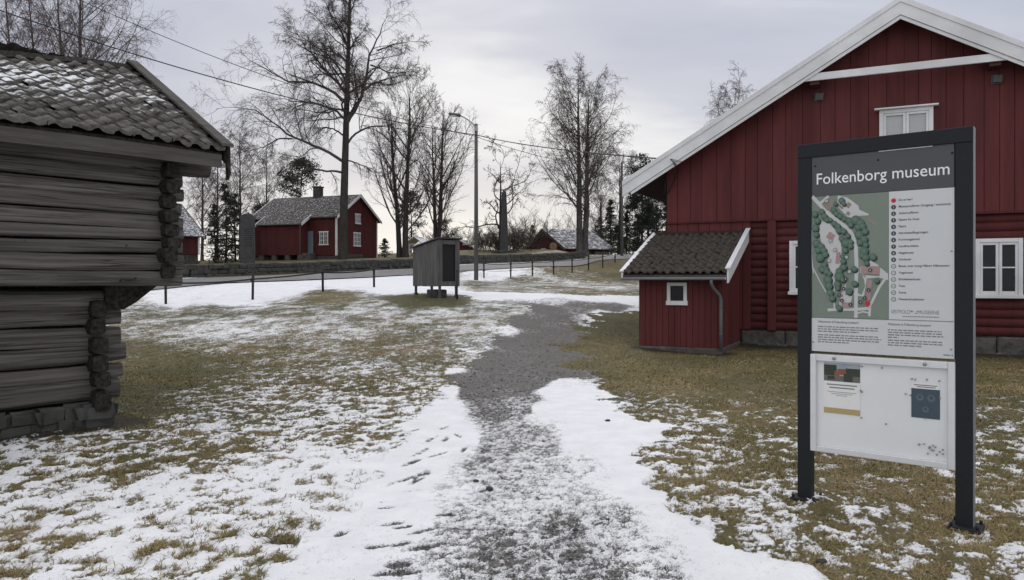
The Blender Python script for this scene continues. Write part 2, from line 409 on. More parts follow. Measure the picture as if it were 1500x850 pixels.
PATHC = Field([(760,470,.0),(800,455,.05),(850,449,.2),(900,452,.12),(770,500,0),(820,500,.05),(720,540,.04),(760,540,.06),(800,530,.04),(740,570,.2),(700,570,.08),(720,600,.28),(770,600,.42),(740,640,.38),(790,650,.48),(720,655,.42),
 (720,690,.50),(780,700,.54),(720,722,.5),(840,720,.62),(760,760,.56),(830,800,.38),(740,820,.36),(880,840,.42),(650,800,.60),(690,760,.60),(900,760,.62),(960,820,.68),(660,720,.75),(860,690,.66),(820,690,.6),
 (600,640,1.15),(640,600,1.15),(652,575,1.1),(640,585,1.1),(660,540,1.05),(682,533,.0),(678,555,.04),(690,577,.08),(838,528,.0),(836,545,.15),(790,556,.15),(700,505,.25),(715,520,.0),(700,512,.95),(735,485,.8),(650,640,1.1),(680,650,.98),(560,720,1.15),(600,760,1.05),(540,800,1.0),(480,830,.95),(600,840,.74),(620,700,1.1),
 (812,576,1.1),(775,585,.4),(790,600,1.08),(850,590,1.2),(900,620,1.2),(950,630,1.15),(850,650,1.08),(900,670,1.15),(930,710,1.1),(980,760,1.05),(1050,810,1.05),(1120,840,1.0),(870,700,.9),(828,563,.95),(822,547,.05),(800,552,.05),(770,565,.1),(745,560,.08),
 (735,500,.02),(700,500,.6),(720,470,.7),(760,455,.3),(700,433,1.1),(780,434,1.0),(860,437,.9),(930,441,1.05),(650,426,1.1),(810,442,.6),(890,463,.9),(930,459,.8)], 2.6
 ).extra([(1,1,.7),(-1,-3,.7),(12,30,.9)])
def world_poly(pts): return np.array([gp(px, py)[:2] for px, py in pts])
PATH = world_poly([(375,850),(468,782),(538,725),(558,670),(600,610),(650,558),(688,517),(728,485),(782,455),(758,446),(700,438),(640,430),(610,424),(640,421),(700,427),(800,431),(938,435),
                   (960,452),(930,458),(880,461),(852,474),(838,498),(842,540),(878,578),(908,597),(975,628),(952,648),(926,656),(946,690),(985,745),(1050,796),(1165,835)])
_first, _last = PATH[0], PATH[-1]
PATH = np.vstack([PATH, [(_last[0]+.2, 2.2), (_last[0]+.2, -6), (_first[0]-.1, -6), (_first[0], 2.2)]])
def poly_sd(x, y, poly):
    """signed distance, positive inside"""
    d2 = np.full(len(x), 1e9); ins = np.zeros(len(x), bool)
    n = len(poly)
    for i in range(n):
        a, b = poly[i], poly[(i+1) % n]; e = b-a
        t = np.clip(((x-a[0])*e[0] + (y-a[1])*e[1])/(e@e+1e-12), 0, 1)
        d2 = np.minimum(d2, (x-a[0]-t*e[0])**2 + (y-a[1]-t*e[1])**2)
        c = (a[1] > y) != (b[1] > y)
        with np.errstate(divide='ignore', invalid='ignore'):
            ins ^= c & (x < (b[0]-a[0])*(y-a[1])/(b[1]-a[1]) + a[0])
    return np.where(ins, 1, -1)*np.sqrt(d2)
# footprints and a cart track pressed into the snow beside the gravel
PRINTS = []
for px, py, l, w, a in [(630,645,.55,.11,.25),(617,664,.5,.11,.35),(603,680,.45,.10,.45),(590,705,.5,.11,.5),(617,700,.6,.12,.2),(652,645,.5,.09,.1),(640,668,.4,.08,.6),(652,628,.3,.09,.3),
                        (606,632,.28,.09,.5),(594,640,.25,.09,.9),(609,646,.3,.06,1.0),(670,640,.3,.06,-.4),(680,660,.35,.06,.1),(568,746,.19,.08,1.2),(575,770,.19,.09,1.1),(592,775,.19,.09,1.1),(553,803,.19,.1,1.1),
                        (585,800,.19,.1,1.1),(620,805,.24,.1,1.1),(583,830,.19,.12,1.0),(570,842,.19,.1,1.1),(620,780,.3,.07,.9),(565,738,.19,.05,1.2),(605,722,.2,.05,1.1),(595,842,.19,.09,1.3),(650,757,.19,.05,1.2),(500,785,.2,.08,.4)]:
    x, y, z = gp(px, py); PRINTS.append((x, y, l*.42, w*.40, a))
def lawn_noise(x, y):
    a = .30; xs = x*math.cos(a)-y*math.sin(a); ys = x*math.sin(a)+y*math.cos(a)
    n1 = fbm(xs/.12, ys/.15, 5, 21, .86); n2 = fbm(x/1.1, y/1.7, 3, 44, .5); n3 = fbm(xs/.42, ys/.55, 6, 23, .78)
    w = np.clip((y-8)/18, 0, .75)
    return .90*((1-w)*n1 + w*n3) + .10*n2
def path_noise(x, y): return .80*fbm(x/.045, y/.055, 4, 31, .85) + .20*fbm(x/.30, y/.5, 3, 37, .6)
_qx, _qy = RNG.uniform(-9, 9, 40000), RNG.uniform(3, 14, 40000)
LQ, PQ = np.sort(lawn_noise(_qx, _qy)), np.sort(path_noise(_qx, _qy))
def quant(v, q): return np.interp(v, q[::40], np.linspace(0, 1, len(q[::40])))
def cover(x, y):
    """snow (1 = snow), gravel (1 = path), raw noise"""
    sd = poly_sd(x, y, PATH)
    edge = (fbm(x/.28, y/.28, 4, 5)-.5)*.55 + (fbm(x/1.3, y/1.3, 2, 6)-.5)*.5
    path = 1/(1+np.exp(-np.clip((sd+edge*np.clip(y/7, .6, 2))/.03, -40, 40)))
    # streaks run with the mowing direction
    nl = quant(lawn_noise(x, y), LQ); ng = quant(path_noise(x, y), PQ)
    cl = LAWN(x, y); cp = PATHC(x, y)
    cl = cl + .16*(fbm(x/3.2, y/3.2, 3, 71)-.5) - .02*np.clip((y-11)/4, 0, 1)
    cp = cp + .26*(fbm(x/.9, y/1.3, 4, 72)-.5)*np.clip(y/9, .5, 1)
    for (fx, fy, l, w, an) in PRINTS:
        dx, dy = x-fx, y-fy
        m = (np.abs(dx) < .6) & (np.abs(dy) < .6)
        if not m.any(): continue
        c, s_ = math.cos(an), math.sin(an)
        q = ((dx[m]*s_ + dy[m]*c)/l)**2 + ((dx[m]*c - dy[m]*s_)/w)**2
        cp[m] -= .72*np.exp(-q**2)*(.45+1.0*vnoise(x[m]/.035, y[m]/.05, 9))
    val = np.where(path > .5, cp-.5-.50*(ng-.5), (cl-.5)-(.82-.50*np.clip((y-9)/8, 0, 1))*(nl-.5))
    return val, path
LOGF = Frame(-3.72, 8.6, .662, .75); BARNF = Frame(4.03, 19.64, .899, -.438)
# ------------------------------------------------------------------ ground sheet: fine near the visitor, coarse to the horizon
us = np.concatenate([-np.geomspace(6, .78, 26)[:-1], np.linspace(-.78, .78, 860), np.geomspace(.78, 6, 26)[1:]])
ys = np.concatenate([np.array([-400, -60, -12, -4]), np.linspace(-1.0, 2.8, 14), np.geomspace(2.9, 30, 560)[0:], np.geomspace(30.2, 125, 190), np.array([145, 180, 240, 400, 900, 3000])])
W = np.maximum(np.abs(ys), 2.2)*np.where(ys < -4, 3, 1)
gx = us[None,:]*W[:,None]; gy = np.repeat(ys[:,None], len(us), 1)
xf, yf = gx.ravel(), gy.ravel()
zf = G(xf, yf)
val, path = cover(xf, yf)
near = np.clip((40-yf)/25, 0, 1)*np.clip((yf+2)/3, 0, 1)
sm = 1/(1+np.exp(-np.clip(val/.05, -40, 40)))
rough = np.where(path > .5, .012*(vnoise(xf/.05, yf/.05, 3)-.5)*(1-sm) + .004*(vnoise(xf/.02, yf/.02, 4)-.5), .045*(fbm(xf/.13, yf/.13, 4, 8)-.5) + .05*(fbm(xf/.6, yf/.6, 3, 12)-.5))
zf = zf + near*(rough + .014*sm*np.where(path > .5, 1, .9))
for (fx, fy, l, w, an) in PRINTS:
    dx, dy = xf-fx, yf-fy; m = (np.abs(dx) < .5) & (np.abs(dy) < .5); c, s_ = math.cos(an), math.sin(an)
    zf[m] -= .007*np.exp(-(((dx[m]*s_+dy[m]*c)/l)**2 + ((dx[m]*c-dy[m]*s_)/w)**2)**2)
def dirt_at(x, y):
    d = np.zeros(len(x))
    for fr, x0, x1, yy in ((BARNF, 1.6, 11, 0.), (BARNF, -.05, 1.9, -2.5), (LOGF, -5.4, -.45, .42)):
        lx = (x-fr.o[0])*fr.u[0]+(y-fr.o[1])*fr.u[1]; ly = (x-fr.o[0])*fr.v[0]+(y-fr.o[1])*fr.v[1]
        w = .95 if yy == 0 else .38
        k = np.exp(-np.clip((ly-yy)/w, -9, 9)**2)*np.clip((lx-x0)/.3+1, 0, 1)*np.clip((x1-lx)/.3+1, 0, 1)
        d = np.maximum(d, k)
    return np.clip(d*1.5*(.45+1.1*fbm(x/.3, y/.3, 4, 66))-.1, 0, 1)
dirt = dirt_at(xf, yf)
nY, nX = gx.shape
ii = np.arange((nY-1)*(nX-1)); r_, c_ = ii//(nX-1), ii % (nX-1)
quads = np.stack([r_*nX+c_, r_*nX+c_+1, (r_+1)*nX+c_+1, (r_+1)*nX+c_], 1)

mg, nt, b = new_mat('ground_cover')
at = N(nt, 'ShaderNodeAttribute', attribute_name='snow'); ap = N(nt, 'ShaderNodeAttribute', attribute_name='gravel')
fine = noise(nt, 30, 6, .75); fine2 = noise(nt, 95, 4, .8)
vs = mth(nt, 'ADD', at.outputs['Fac'], mth(nt, 'MULTIPLY', mth(nt, 'SUBTRACT', fine, .5), 1.5))
vp = mth(nt, 'ADD', at.outputs['Fac'], mth(nt, 'MULTIPLY', mth(nt, 'SUBTRACT', fine2, .5), 2.3))
sl = ramp(nt, vs, [(.36, (0,0,0)), (.50, (.45,.45,.45)), (.66, (1,1,1))]); sp = ramp(nt, vp, [(.36, (0,0,0)), (.70, (1,1,1))])
snowf = mixc(nt, ap.outputs['Fac'], sl, sp)
g1 = noise(nt, 1.1, 4, .6); g2 = noise(nt, 9, 5, .7, (1,.6,1)); g3 = noise(nt, .28, 3, .5)
grass = mixc(nt, ramp(nt, g1, [(.42, (0,0,0)), (.6, (1,1,1))]), (.124,.108,.047), (.190,.138,.068))
grass = mixc(nt, ramp(nt, g3, [(.45, (0,0,0)), (.6, (1,1,1))]), grass, (.086,.082,.038))
grass = mixc(nt, ramp(nt, g2, [(.3, (1,1,1)), (.6, (0,0,0))]), grass, (.066,.060,.030))
gr = noise(nt, 60, 4, .8); gr2 = noise(nt, .9, 4, .6)
grav = ramp(nt, gr, [(.34, (.042,.040,.039)), (.50, (.120,.115,.111)), (.66, (.25,.24,.235))])
grav = mixc(nt, ramp(nt, gr2, [(.4, (0,0,0)), (.7, (.45,.45,.45))]), grav, (.105,.095,.085))
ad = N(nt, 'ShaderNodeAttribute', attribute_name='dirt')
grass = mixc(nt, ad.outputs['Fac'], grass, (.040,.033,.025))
soil = mixc(nt, ap.outputs['Fac'], grass, grav)
sn = ramp(nt, noise(nt, 3.5, 5, .6), [(.3, (.74,.745,.77)), (.65, (.83,.835,.855))])
nt.links.new(mixc(nt, snowf, soil, sn), b.inputs['Base Color'])
b.inputs['Roughness'].default_value = .88; b.inputs['Specular IOR Level'].default_value = .15
hh = mth(nt, 'ADD', mth(nt, 'MULTIPLY', gr, .5), mth(nt, 'MULTIPLY', g2, .8))
bump(nt, b, mth(nt, 'ADD', hh, mth(nt, 'MULTIPLY', fine2, .5)), .6, .022)
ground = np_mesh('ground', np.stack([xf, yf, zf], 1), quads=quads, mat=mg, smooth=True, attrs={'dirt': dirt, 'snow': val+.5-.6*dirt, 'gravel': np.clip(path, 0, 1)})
tag(ground, kind='structure')

# ------------------------------------------------------------------ grass blades (matted winter lawn)
def blades(n, umin, umax, ymin, ymax, seed, hmul=1.0):
    r = np.random.default_rng(seed)
    u = r.uniform(umin, umax, n); y = 1/np.sqrt(r.uniform(1/ymax**2, 1/ymin**2, n)); x = u*y
    v, p = cover(x, y)
    keep = (p < .5) & (v < -.06 + .50*r.random(n)**4) & ((v < -.02) | (r.random(n) < .5)) & ((y < 9) | (v < -.03))
    # stay out from under the buildings
    bl = LOGF; lx = (x-bl.o[0])*bl.u[0]+(y-bl.o[1])*bl.u[1]; ly = (x-bl.o[0])*bl.v[0]+(y-bl.o[1])*bl.v[1]
    keep &= ~((lx < -.55) & (lx > -6) & (ly > .5) & (ly < 5))
    bb = BARNF; lx = (x-bb.o[0])*bb.u[0]+(y-bb.o[1])*bb.u[1]; ly = (x-bb.o[0])*bb.v[0]+(y-bb.o[1])*bb.v[1]
    keep &= ~((ly > -.02) & (lx > 0)) & ~((ly > -2.5) & (lx > 0) & (lx < 1.8) & (ly < .1))
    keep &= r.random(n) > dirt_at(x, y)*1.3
    x, y = x[keep], y[keep]; n = len(x); z = G(x, y) - .004
    tall = fbm(x/.7, y/.7, 3, 55)
    h = (.016 + .042*r.random(n)**2)*hmul*(.6+.9*tall)*np.clip(.45+y/40, .45, .62); w = (.0028 + .0026*r.random(n))*np.clip(y/9, .6, 1.5)
    az = r.normal(.9, 1.1, n) + np.where(r.random(n) < .3, math.pi, 0); lean = r.uniform(.8, 3.4, n)
    dx, dy = np.cos(az), np.sin(az)
    side = np.stack([-dy, dx, np.zeros(n)], 1)*w[:,None]
    base = np.stack([x, y, z], 1)
    mid = base + np.stack([dx*h*lean*.45, dy*h*lean*.45, h*.75], 1)
    tip = base + np.stack([dx*h*lean, dy*h*lean, h*.85], 1)
    vt = np.stack([base-side, base+side, mid-side*.7, mid+side*.7, tip], 1).reshape(-1, 3)
    i = np.arange(n)*5
    q = np.stack([i, i+1, i+3, i+2], 1); t = np.stack([i+2, i+3, i+4], 1)
    tone = np.clip(uni(fbm(x/1.1, y/1.1, 4, 91))*.42 + .08 + .5*r.random(n) + .06*r.normal(size=n), 0, 1)
    return vt, q, t, np.repeat(tone, 5)
mgr, nt, b = new_mat('winter_grass')
at = N(nt, 'ShaderNodeAttribute', attribute_name='tone')
nt.links.new(ramp(nt, at.outputs['Fac'], [(.05, (.078,.080,.033)), (.35, (.140,.124,.050)), (.65, (.23,.178,.082)), (.97, (.37,.29,.17))]), b.inputs['Base Color'])
b.inputs['Roughness'].default_value = .8; b.inputs['Specular IOR Level'].default_value = .15
parts = [blades(560000, -.74, .74, 3.4, 13, 1), blades(110000, -.74, .74, 11, 26, 2), blades(20000, -1.3, 1.3, 3, 14, 3)]
off = 0; V, Q, T, A = [], [], [], []
for v_, q_, t_, a_ in parts: V.append(v_); Q.append(q_+off); T.append(t_+off); A.append(a_); off += len(v_)
tag(np_mesh('grass', np.vstack(V), np.vstack(Q), np.vstack(T), mgr, attrs={'tone': np.concatenate(A)}), kind='stuff',
    label='matted brown and green winter grass showing through the snow on the lawns', cat='grass')

# ------------------------------------------------------------------ loose gravel on the path
def gravel(n, seed):
    r = np.random.default_rng(seed); y = 1/np.sqrt(r.uniform(1/24**2, 1/3.4**2, n)); x = r.uniform(-.35, .45, n)*y
    v, p = cover(x, y); keep = (p > .6) & (v < .16*r.random(n)**1.5 + .02); x, y = x[keep], y[keep]; n = len(x); z = G(x, y)
    s = (.005 + .009*r.random(n)**2.5)*np.clip(y/7, .85, 1.5)
    o = np.array([(1,0,0),(0,1,0),(-1,0,0),(0,-1,0),(0,0,1),(0,0,-1)], float); f = np.array([(0,1,4),(1,2,4),(2,3,4),(3,0,4),(1,0,5),(2,1,5),(3,2,5),(0,3,5)])
    v = o[None]*r.uniform(.6, 1.4, (n, 6, 1)) + r.normal(size=(n, 6, 3))*.18; a = r.uniform(0, 6.3, n)[:,None]; c, sn = np.cos(a), np.sin(a)
    v = np.stack([v[...,0]*c-v[...,1]*sn, v[...,0]*sn+v[...,1]*c, v[...,2]*.6], -1)*s[:,None,None] + np.stack([x, y, z+s*.25], 1)[:,None,:]
    t = (np.arange(n)*6)[:,None,None] + f[None]
    return np_mesh('gravel_stones', v.reshape(-1, 3), tris=t.reshape(-1, 3), mat=mgs, attrs={'tone': np.repeat(r.random(n), 6)})
mgs, nt, b = new_mat('gravel_stone')
at = N(nt, 'ShaderNodeAttribute', attribute_name='tone')
nt.links.new(ramp(nt, at.outputs['Fac'], [(.0, (.055,.053,.052)), (.5, (.13,.125,.12)), (.85, (.21,.20,.19)), (1., (.34,.33,.32))]), b.inputs['Base Color'])
b.inputs['Roughness'].default_value = .85; b.inputs['Specular IOR Level'].default_value = .2
tag(gravel(110000, 5), kind='stuff', label='loose grey gravel lying on the bare middle of the path', cat='gravel')

# ------------------------------------------------------------------ road beyond the fence
def ribbon(name, left, right, mat_, lift, nsub=14, ncross=8):
    L = np.array([gp(*p)[:2] if len(p) == 2 else p[1:] for p in left]); Rr = np.array([gp(*p)[:2] if len(p) == 2 else p[1:] for p in right])
    t = np.linspace(0, len(L)-1, nsub*(len(L)-1)+1); k = np.arange(len(L))
    la = np.stack([np.interp(t, k, L[:,0]), np.interp(t, k, L[:,1])], 1); ra = np.stack([np.interp(t, k, Rr[:,0]), np.interp(t, k, Rr[:,1])], 1)
    s = np.linspace(0, 1, ncross); pts = la[:,None]*(1-s)[None,:,None] + ra[:,None]*s[None,:,None]
    xs, ys_ = pts[...,0].ravel(), pts[...,1].ravel(); z = G(xs, ys_).reshape(pts.shape[:2])
    z = z + lift
    n, m = pts.shape[:2]; i = np.arange((n-1)*(m-1)); a, c = i//(m-1), i % (m-1)
    q = np.stack([a*m+c, a*m+c+1, (a+1)*m+c+1, (a+1)*m+c], 1)
    return tag(np_mesh(name, np.stack([xs, ys_, z.ravel()], 1), quads=q, mat=mat_, smooth=True), kind='structure')
mr, nt, b = new_mat('worn_asphalt')
n1 = noise(nt, 30, 4, .7); n2 = noise(nt, .5, 5, .6); n3 = noise(nt, 1.6, 6, .7)
c = ramp(nt, n1, [(.3, (.085,.083,.085)), (.7, (.125,.122,.125))])
c = mixc(nt, ramp(nt, n2, [(.4, (0,0,0)), (.7, (.5,.5,.5))]), c, (.17,.168,.17))
c = mixc(nt, ramp(nt, n3, [(.60, (0,0,0)), (.70, (.8,.8,.8))]), c, (.55,.56,.58))
nt.links.new(c, b.inputs['Base Color']); b.inputs['Roughness'].default_value = .75
ribbon('road', [(0,-27,8),(0,-20.5,20),(0,-12.2,30),(430,412),(545,407),(600,404),(690,397),(745,394),(800,391),(880,382),(0,13,70),(0,22,79)],
               [(0,-33,10),(0,-25,23),(0,-15,36),(430,403.5),(545,397),(600,395),(690,388.5),(745,386),(800,384.5),(880,379),(0,10,77),(0,18,87)], mr, .05)

# ------------------------------------------------------------------ dry stone retaining wall
def stone_wall():
    mb = MB(); rr = random.Random(4)
    wx = np.linspace(-25, 6.5, 400); wy = wall_y(wx)
    s = np.concatenate([[0], np.cumsum(np.hypot(np.diff(wx), np.diff(wy)))]); L = s[-1]
    for layer in range(3):
        d = rr.uniform(0, .4)
        while d < L-.3:
            w = rr.uniform(.35, .9); d2 = min(d+w, L)
            x0, y0 = np.interp(d, s, wx), np.interp(d, s, wy); x1, y1 = np.interp(d2, s, wx), np.interp(d2, s, wy)
            mx, my = (x0+x1)/2, (y0+y1)/2; an = math.atan2(y1-y0, x1-x0)
            ox, oy = math.sin(an)*.32, -math.cos(an)*.32
            zb = g(mx+ox*2, my+oy*2) - .12
            h = .26; M4 = Matrix.Translation((mx+ox, my+oy, zb + layer*h*.92 + h/2)) @ Matrix.Rotation(an, 4, 'Z') @ Matrix.Rotation(rr.uniform(-.03,.03), 4, 'Y')
            hw = (d2-d)/2*.99
            mb.bbox(-hw, hw, -.24+rr.uniform(-.05,.05), .28, -h/2, h/2+rr.uniform(-.02,.05), .05, 0, M4)
            d = d2
    # a few pale stones at its far end by the barn
    o = mb.build('stone_wall', M['dkstone'])
    tag(o, 'long low wall of dark stones along the far side of the road', 'stone wall')
stone_wall()

# ------------------------------------------------------------------ small loose stones on the snow
for i, (px, py, r, lab) in enumerate([(890,619,.024,'dark stone lying alone on the wide snow patch right of the gravel path'), (697,709,.020,'small dark stone left of the stone pair in the speckled snow of the path'),
                                   (717,721,.024,'dark flattish stone on the dirty snow in the middle of the path'), (843,783,.016,'tiny dark stone nearest the front edge on the gravel path'), (1203,828,.026,'small dark stone in the grass in front of the sign')]):
    x, y, z = gp(px, py); bm = bmesh.new(); bmesh.ops.create_icosphere(bm, subdivisions=2, radius=r); rr = random.Random(i)
    for v in bm.verts: v.co = Vector((v.co.x*1.25, v.co.y*.9, v.co.z*.6))*(1+.25*(rr.random()-.5))
    mb = MB(); mb.bm(bm, smooth=True); o = mb.build('loose_stone', M['pebble']); o.location = (x, y, z+.022)
    tag(o, lab, 'stone', 'loose stones')
# ------------------------------------------------------------------ pantile roof patches
def tiles(mb, x0, x1, L, pitch, origin, ydir, tw=.24, th=.30, amp=.035, jit=.012, seed=0, mi=0, nx=6, sag=None, dust=None, holes=0):
    """rows of S-curved tiles on a slope. origin=(y,z) of the eave, ydir=+1/-1 run direction, slope length L"""
    rr = random.Random(seed); cp, sp = math.cos(pitch), math.sin(pitch)
    rows = int(math.ceil(L/th)); cols = int(math.ceil((x1-x0)/tw)); tw = (x1-x0)/cols; th = L/rows
    dv = []
    for r in range(rows-1, -1, -1):
        for c in range(cols):
            jx, jz, js, tilt = rr.gauss(0, jit*.6), abs(rr.gauss(0, jit*.5)), rr.gauss(0, jit), rr.gauss(0, jit*.35)
            d = rr.random()
            vs = []
            for e, (sl, lift) in enumerate(((-.045, .030), (-.045, .012), (.5*th, .012), (th, 0))):
                for k in range(nx+1):
                    t = k/nx; x = x0 + (c+t*1.06-.03)*tw + jx
                    prof = amp*(math.sin(2*math.pi*(t-.02)) if t < .5 else .75*math.sin(2*math.pi*(t-.02)))*.5 + amp*.5
                    n = prof + lift + jz + tilt*(t-.5)*4 + (rr.uniform(-.006,.006) if e < 2 else 0)
                    s = r*th + sl + js + (rr.uniform(-.012,.012) if e < 2 else 0) + (.012*math.sin(math.pi*t) if e < 2 else 0)
                    if e == 1: n = n-.022
                    y = origin[0] + ydir*(s*cp - n*sp); z = origin[1] + s*sp + n*cp
                    if sag: z += sag(x, s/L)
                    vs.append((x, y, z)); dv.append(d)
            # order: e=1 underside lip first, then e=0 top lip, then up the slope
            o = [1, 0, 2, 3]; fs = []
            for a in range(3):
                for k in range(nx):
                    p, q = o[a]*(nx+1)+k, o[a+1]*(nx+1)+k
                    fs.append((p, p+1, q+1, q) if ydir > 0 else (p, q, q+1, p+1))
            mb.add(vs, fs, mi, True)
    return dv

# ------------------------------------------------------------------ big red barn (entrance building)
def barn():
    fr = BARNF; root = thing('museum_barn', 'large red timber barn with white bargeboards and log lower walls behind the museum sign', 'barn', fr.world(0,0,0), fr.rot)
    rr = random.Random(3)
    ax = fr.loc(1319, 0, -.6)[0]                      # apex position along the wall
    Wd = 2*ax
    zt_ap = fr.loc(1319, -3, -.6)[1]; a, zl = fr.loc(920, 262, -.6)
    slope = (zt_ap - zl)/(ax - a); pit = math.atan(slope); xe = fr.loc(912, 272, -.6)[0]
    def rz(x): return zt_ap - abs(x-ax)*slope        # top of bargeboard / roof
    zj = fr.loc(978, 326)[1]; zf = fr.loc(1090, 482)[1]
    # upper board cladding
    mb = MB(); x = 0.0
    while x < Wd:
        w = min(rr.uniform(.24, .40), Wd-x)
        if Wd-x-w < .08: w = Wd-x
        d = rr.uniform(0, .014); g_ = .006
        x0, x1 = x+g_, x+w-g_
        t0, t1 = rz(x0)-.28, rz(x1)-.28
        pl = [(x0, zj-rr.uniform(0,.02)), (x1, zj-rr.uniform(0,.02)), (x1, t1)] + ([(ax, rz(ax)-.28)] if x0 < ax < x1 else []) + [(x0, t0)]
        mb.prism(pl, -.07-d, -.02)
        x += w
    mb.prism([(.01, zj), (Wd-.01, zj), (Wd-.01, rz(Wd)-.3), (ax, rz(ax)-.3), (.01, rz(.01)-.3)], -.045, .1)
    mb.build('board_cladding', M['red'], root)
    mb = MB(); mb.box(-.01, Wd+.01, -.10, -.03, zj-.05, zj-.004); mb.build('drip_board', M['red2'], root)
    # horizontal log wall below
    mb = MB(); xl = fr.loc(1100, 400)[0]; z = zf; n = 14; h = (zj-.05-zf)/n
    for i in range(n):
        z0 = zf+i*h; hh = h*rr.uniform(.95, 1.02); prof = [(-.002, 0), (-.035, .18), (-.05, .5), (-.035, .84), (-.002, 1)]
        dpt = rr.uniform(-.008, .012)
        xs = np.linspace(xl, Wd, 26); vs = []; wob = [rr.uniform(-.007,.007) for _ in xs]
        for q, xx in enumerate(xs):
            for (yy, tz) in prof: vs.append((xx, yy-dpt+.02+wob[q]*.4, z0+tz*h*.985+wob[q]*.6))
        fs = [(q*5+k, (q+1)*5+k, (q+1)*5+k+1, q*5+k+1) for q in range(25) for k in range(4)]
        mb.add(vs, fs, 0, True)
    mb.box(xl, Wd, .02, .12, zf, zj-.05); mb.build('log_wall', M['red2'], root)
    # corner boards below the drip board
    mb = MB(); x = 0.0
    while x < xl-.02:
        w = min(.27, xl-x); mb.bbox(x+.004, x+w-.004, -.05-rr.uniform(0,.008), .0, zf, zj-.052, .006); x += w
    mb.box(0, xl, -.03, .10, zf, zj-.055); mb.build('corner_boarding', M['red'], root)
    mb = MB(); mb.box(-.0, .03, 0, 14, zf, rz(0)-.25); mb.box(Wd-.03, Wd, 0, 14, zf, rz(0)-.25); mb.box(0, Wd, 13.97, 14, zf, zj)
    mb.prism([(0, zj), (Wd, zj), (Wd, rz(Wd)-.3), (ax, rz(ax)-.3), (0, rz(0)-.3)], 13.97, 14); mb.build('side_wall', M['red2'], root)
    for px in (1131,):
        x, _ = fr.loc(px, 400); mb = MB(); mb.bbox(x-.10, x+.10, -.12, -.03, zf-.02, zj-.055, .012); mb.build('wall_post', M['red'], root)
    # foundation stones
    mb = MB(); x = 1.85
    mb.box(0, Wd, .06, .4, -.4, zf)
    while x < Wd:
        w = rr.uniform(.5, 1.3); top = zf-.02-rr.uniform(0, .03)
        mb.bbox(x+.01, x+w-.01, -.02-rr.uniform(0,.05), .06, -.3, top-.13*(rr.random() < .35), .03); x += w
    for k in range(14): 
        xx = rr.uniform(2, Wd); mb.bbox(xx, xx+rr.uniform(.2,.5), -.14, .02, -.3, rr.uniform(.02,.14), .03)
    mb.build('stone_foundation', M['stone'], root)
    # roof
    mb = MB(); T = .14
    for sgn in (-1, 1):
        e = ax + sgn*(ax-xe)
        pts = [(ax, rz(ax)+.012), (e, rz(e)+.012), (e, rz(e)-T), (ax, rz(ax)-T)]
        if sgn > 0: pts = pts[::-1]
        mb.prism(pts, -.57, 14.4)
    mb.build('roof', M['tile_porch'], root)
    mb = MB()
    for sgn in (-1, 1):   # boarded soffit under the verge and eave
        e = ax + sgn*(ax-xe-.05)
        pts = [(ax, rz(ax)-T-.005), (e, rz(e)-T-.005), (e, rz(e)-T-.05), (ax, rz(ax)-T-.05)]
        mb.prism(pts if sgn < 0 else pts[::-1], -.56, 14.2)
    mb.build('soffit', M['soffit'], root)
    mb = MB()
    for sgn in (-1, 1):   # two layered bargeboards
        e = ax + sgn*(ax-xe)
        bw = .44
        for (t, bb, y0, y1) in ((.03, -.09, -.645, -.60), (-.088, -bw+.07, -.625, -.585), (-bw+.06, -bw-.02, -.60, -.56)):
            tail = 0 if t > -.3 else .22
            ee = e - sgn*tail
            c0 = 0
            pts = [(ax, rz(ax)+t), (ee, rz(ee)+t), (ee, rz(ee)+bb), (ax, rz(ax)+bb)]
            mb.prism(pts if sgn < 0 else pts[::-1], y0, y1)
    mb.build('bargeboard', M['white'], root)
    # horizontal white tie board across the gable, with rafter ends below it
    x0, z0 = fr.loc(1180, 113, -.6); x1, z1 = fr.loc(1490, 80, -.6); zc = (z0+z1)/2
    xa = ax - (zt_ap - .40 - zc)/slope; mb = MB(); mb.bbox(xa-.08, 2*ax-xa+.08, -.57, -.52, zc-.09, zc+.08, .008); mb.build('tie_board', M['white'], root)
    for xx in (xa+.0, 2*ax-xa-.3): mb = MB(); mb.bbox(xx+.05, xx+.27, -.50, -.08, zc-.17, zc-.095, .01); mb.build('rafter_end', M['pinkish'], root)
    # vents
    for px, py in ((1199.5, 142), (1460, 116)):
        x, z = fr.loc(px, py, -.12); mb = MB()
        mb.bbox(x-.10, x+.10, -.10, -.05, z-.10, z+.10, .006); mb.prism([(x-.07, z-.07), (x+.09, z-.09), (x+.11, z+.06), (x-.06, z+.09)], -.17, -.09); mb.build('wall_vent', M['pole'], root)
    # windows
    def casement(x0, x1, z0, z1, pane, name='window', rows=2, cap=False, yf=-.10, bars=1):
        f = MB(); w = .085
        f.bbox(x0, x0+w, yf-.03, yf+.08, z0, z1, .006); f.bbox(x1-w, x1, yf-.03, yf+.08, z0, z1, .006)
        f.bbox(x0+w, x1-w, yf-.028, yf+.08, z1-w, z1, .006); f.bbox(x0-.03, x1+.03, yf-.07, yf+.08, z0-.05, z0+.03, .008)
        if cap: f.bbox(x0-.10, x1+.10, yf-.11, yf+.06, z1+.002, z1+.04, .006)
        win = f.build(name, M['white'], root)
        s = MB(); xm = (x0+x1)/2
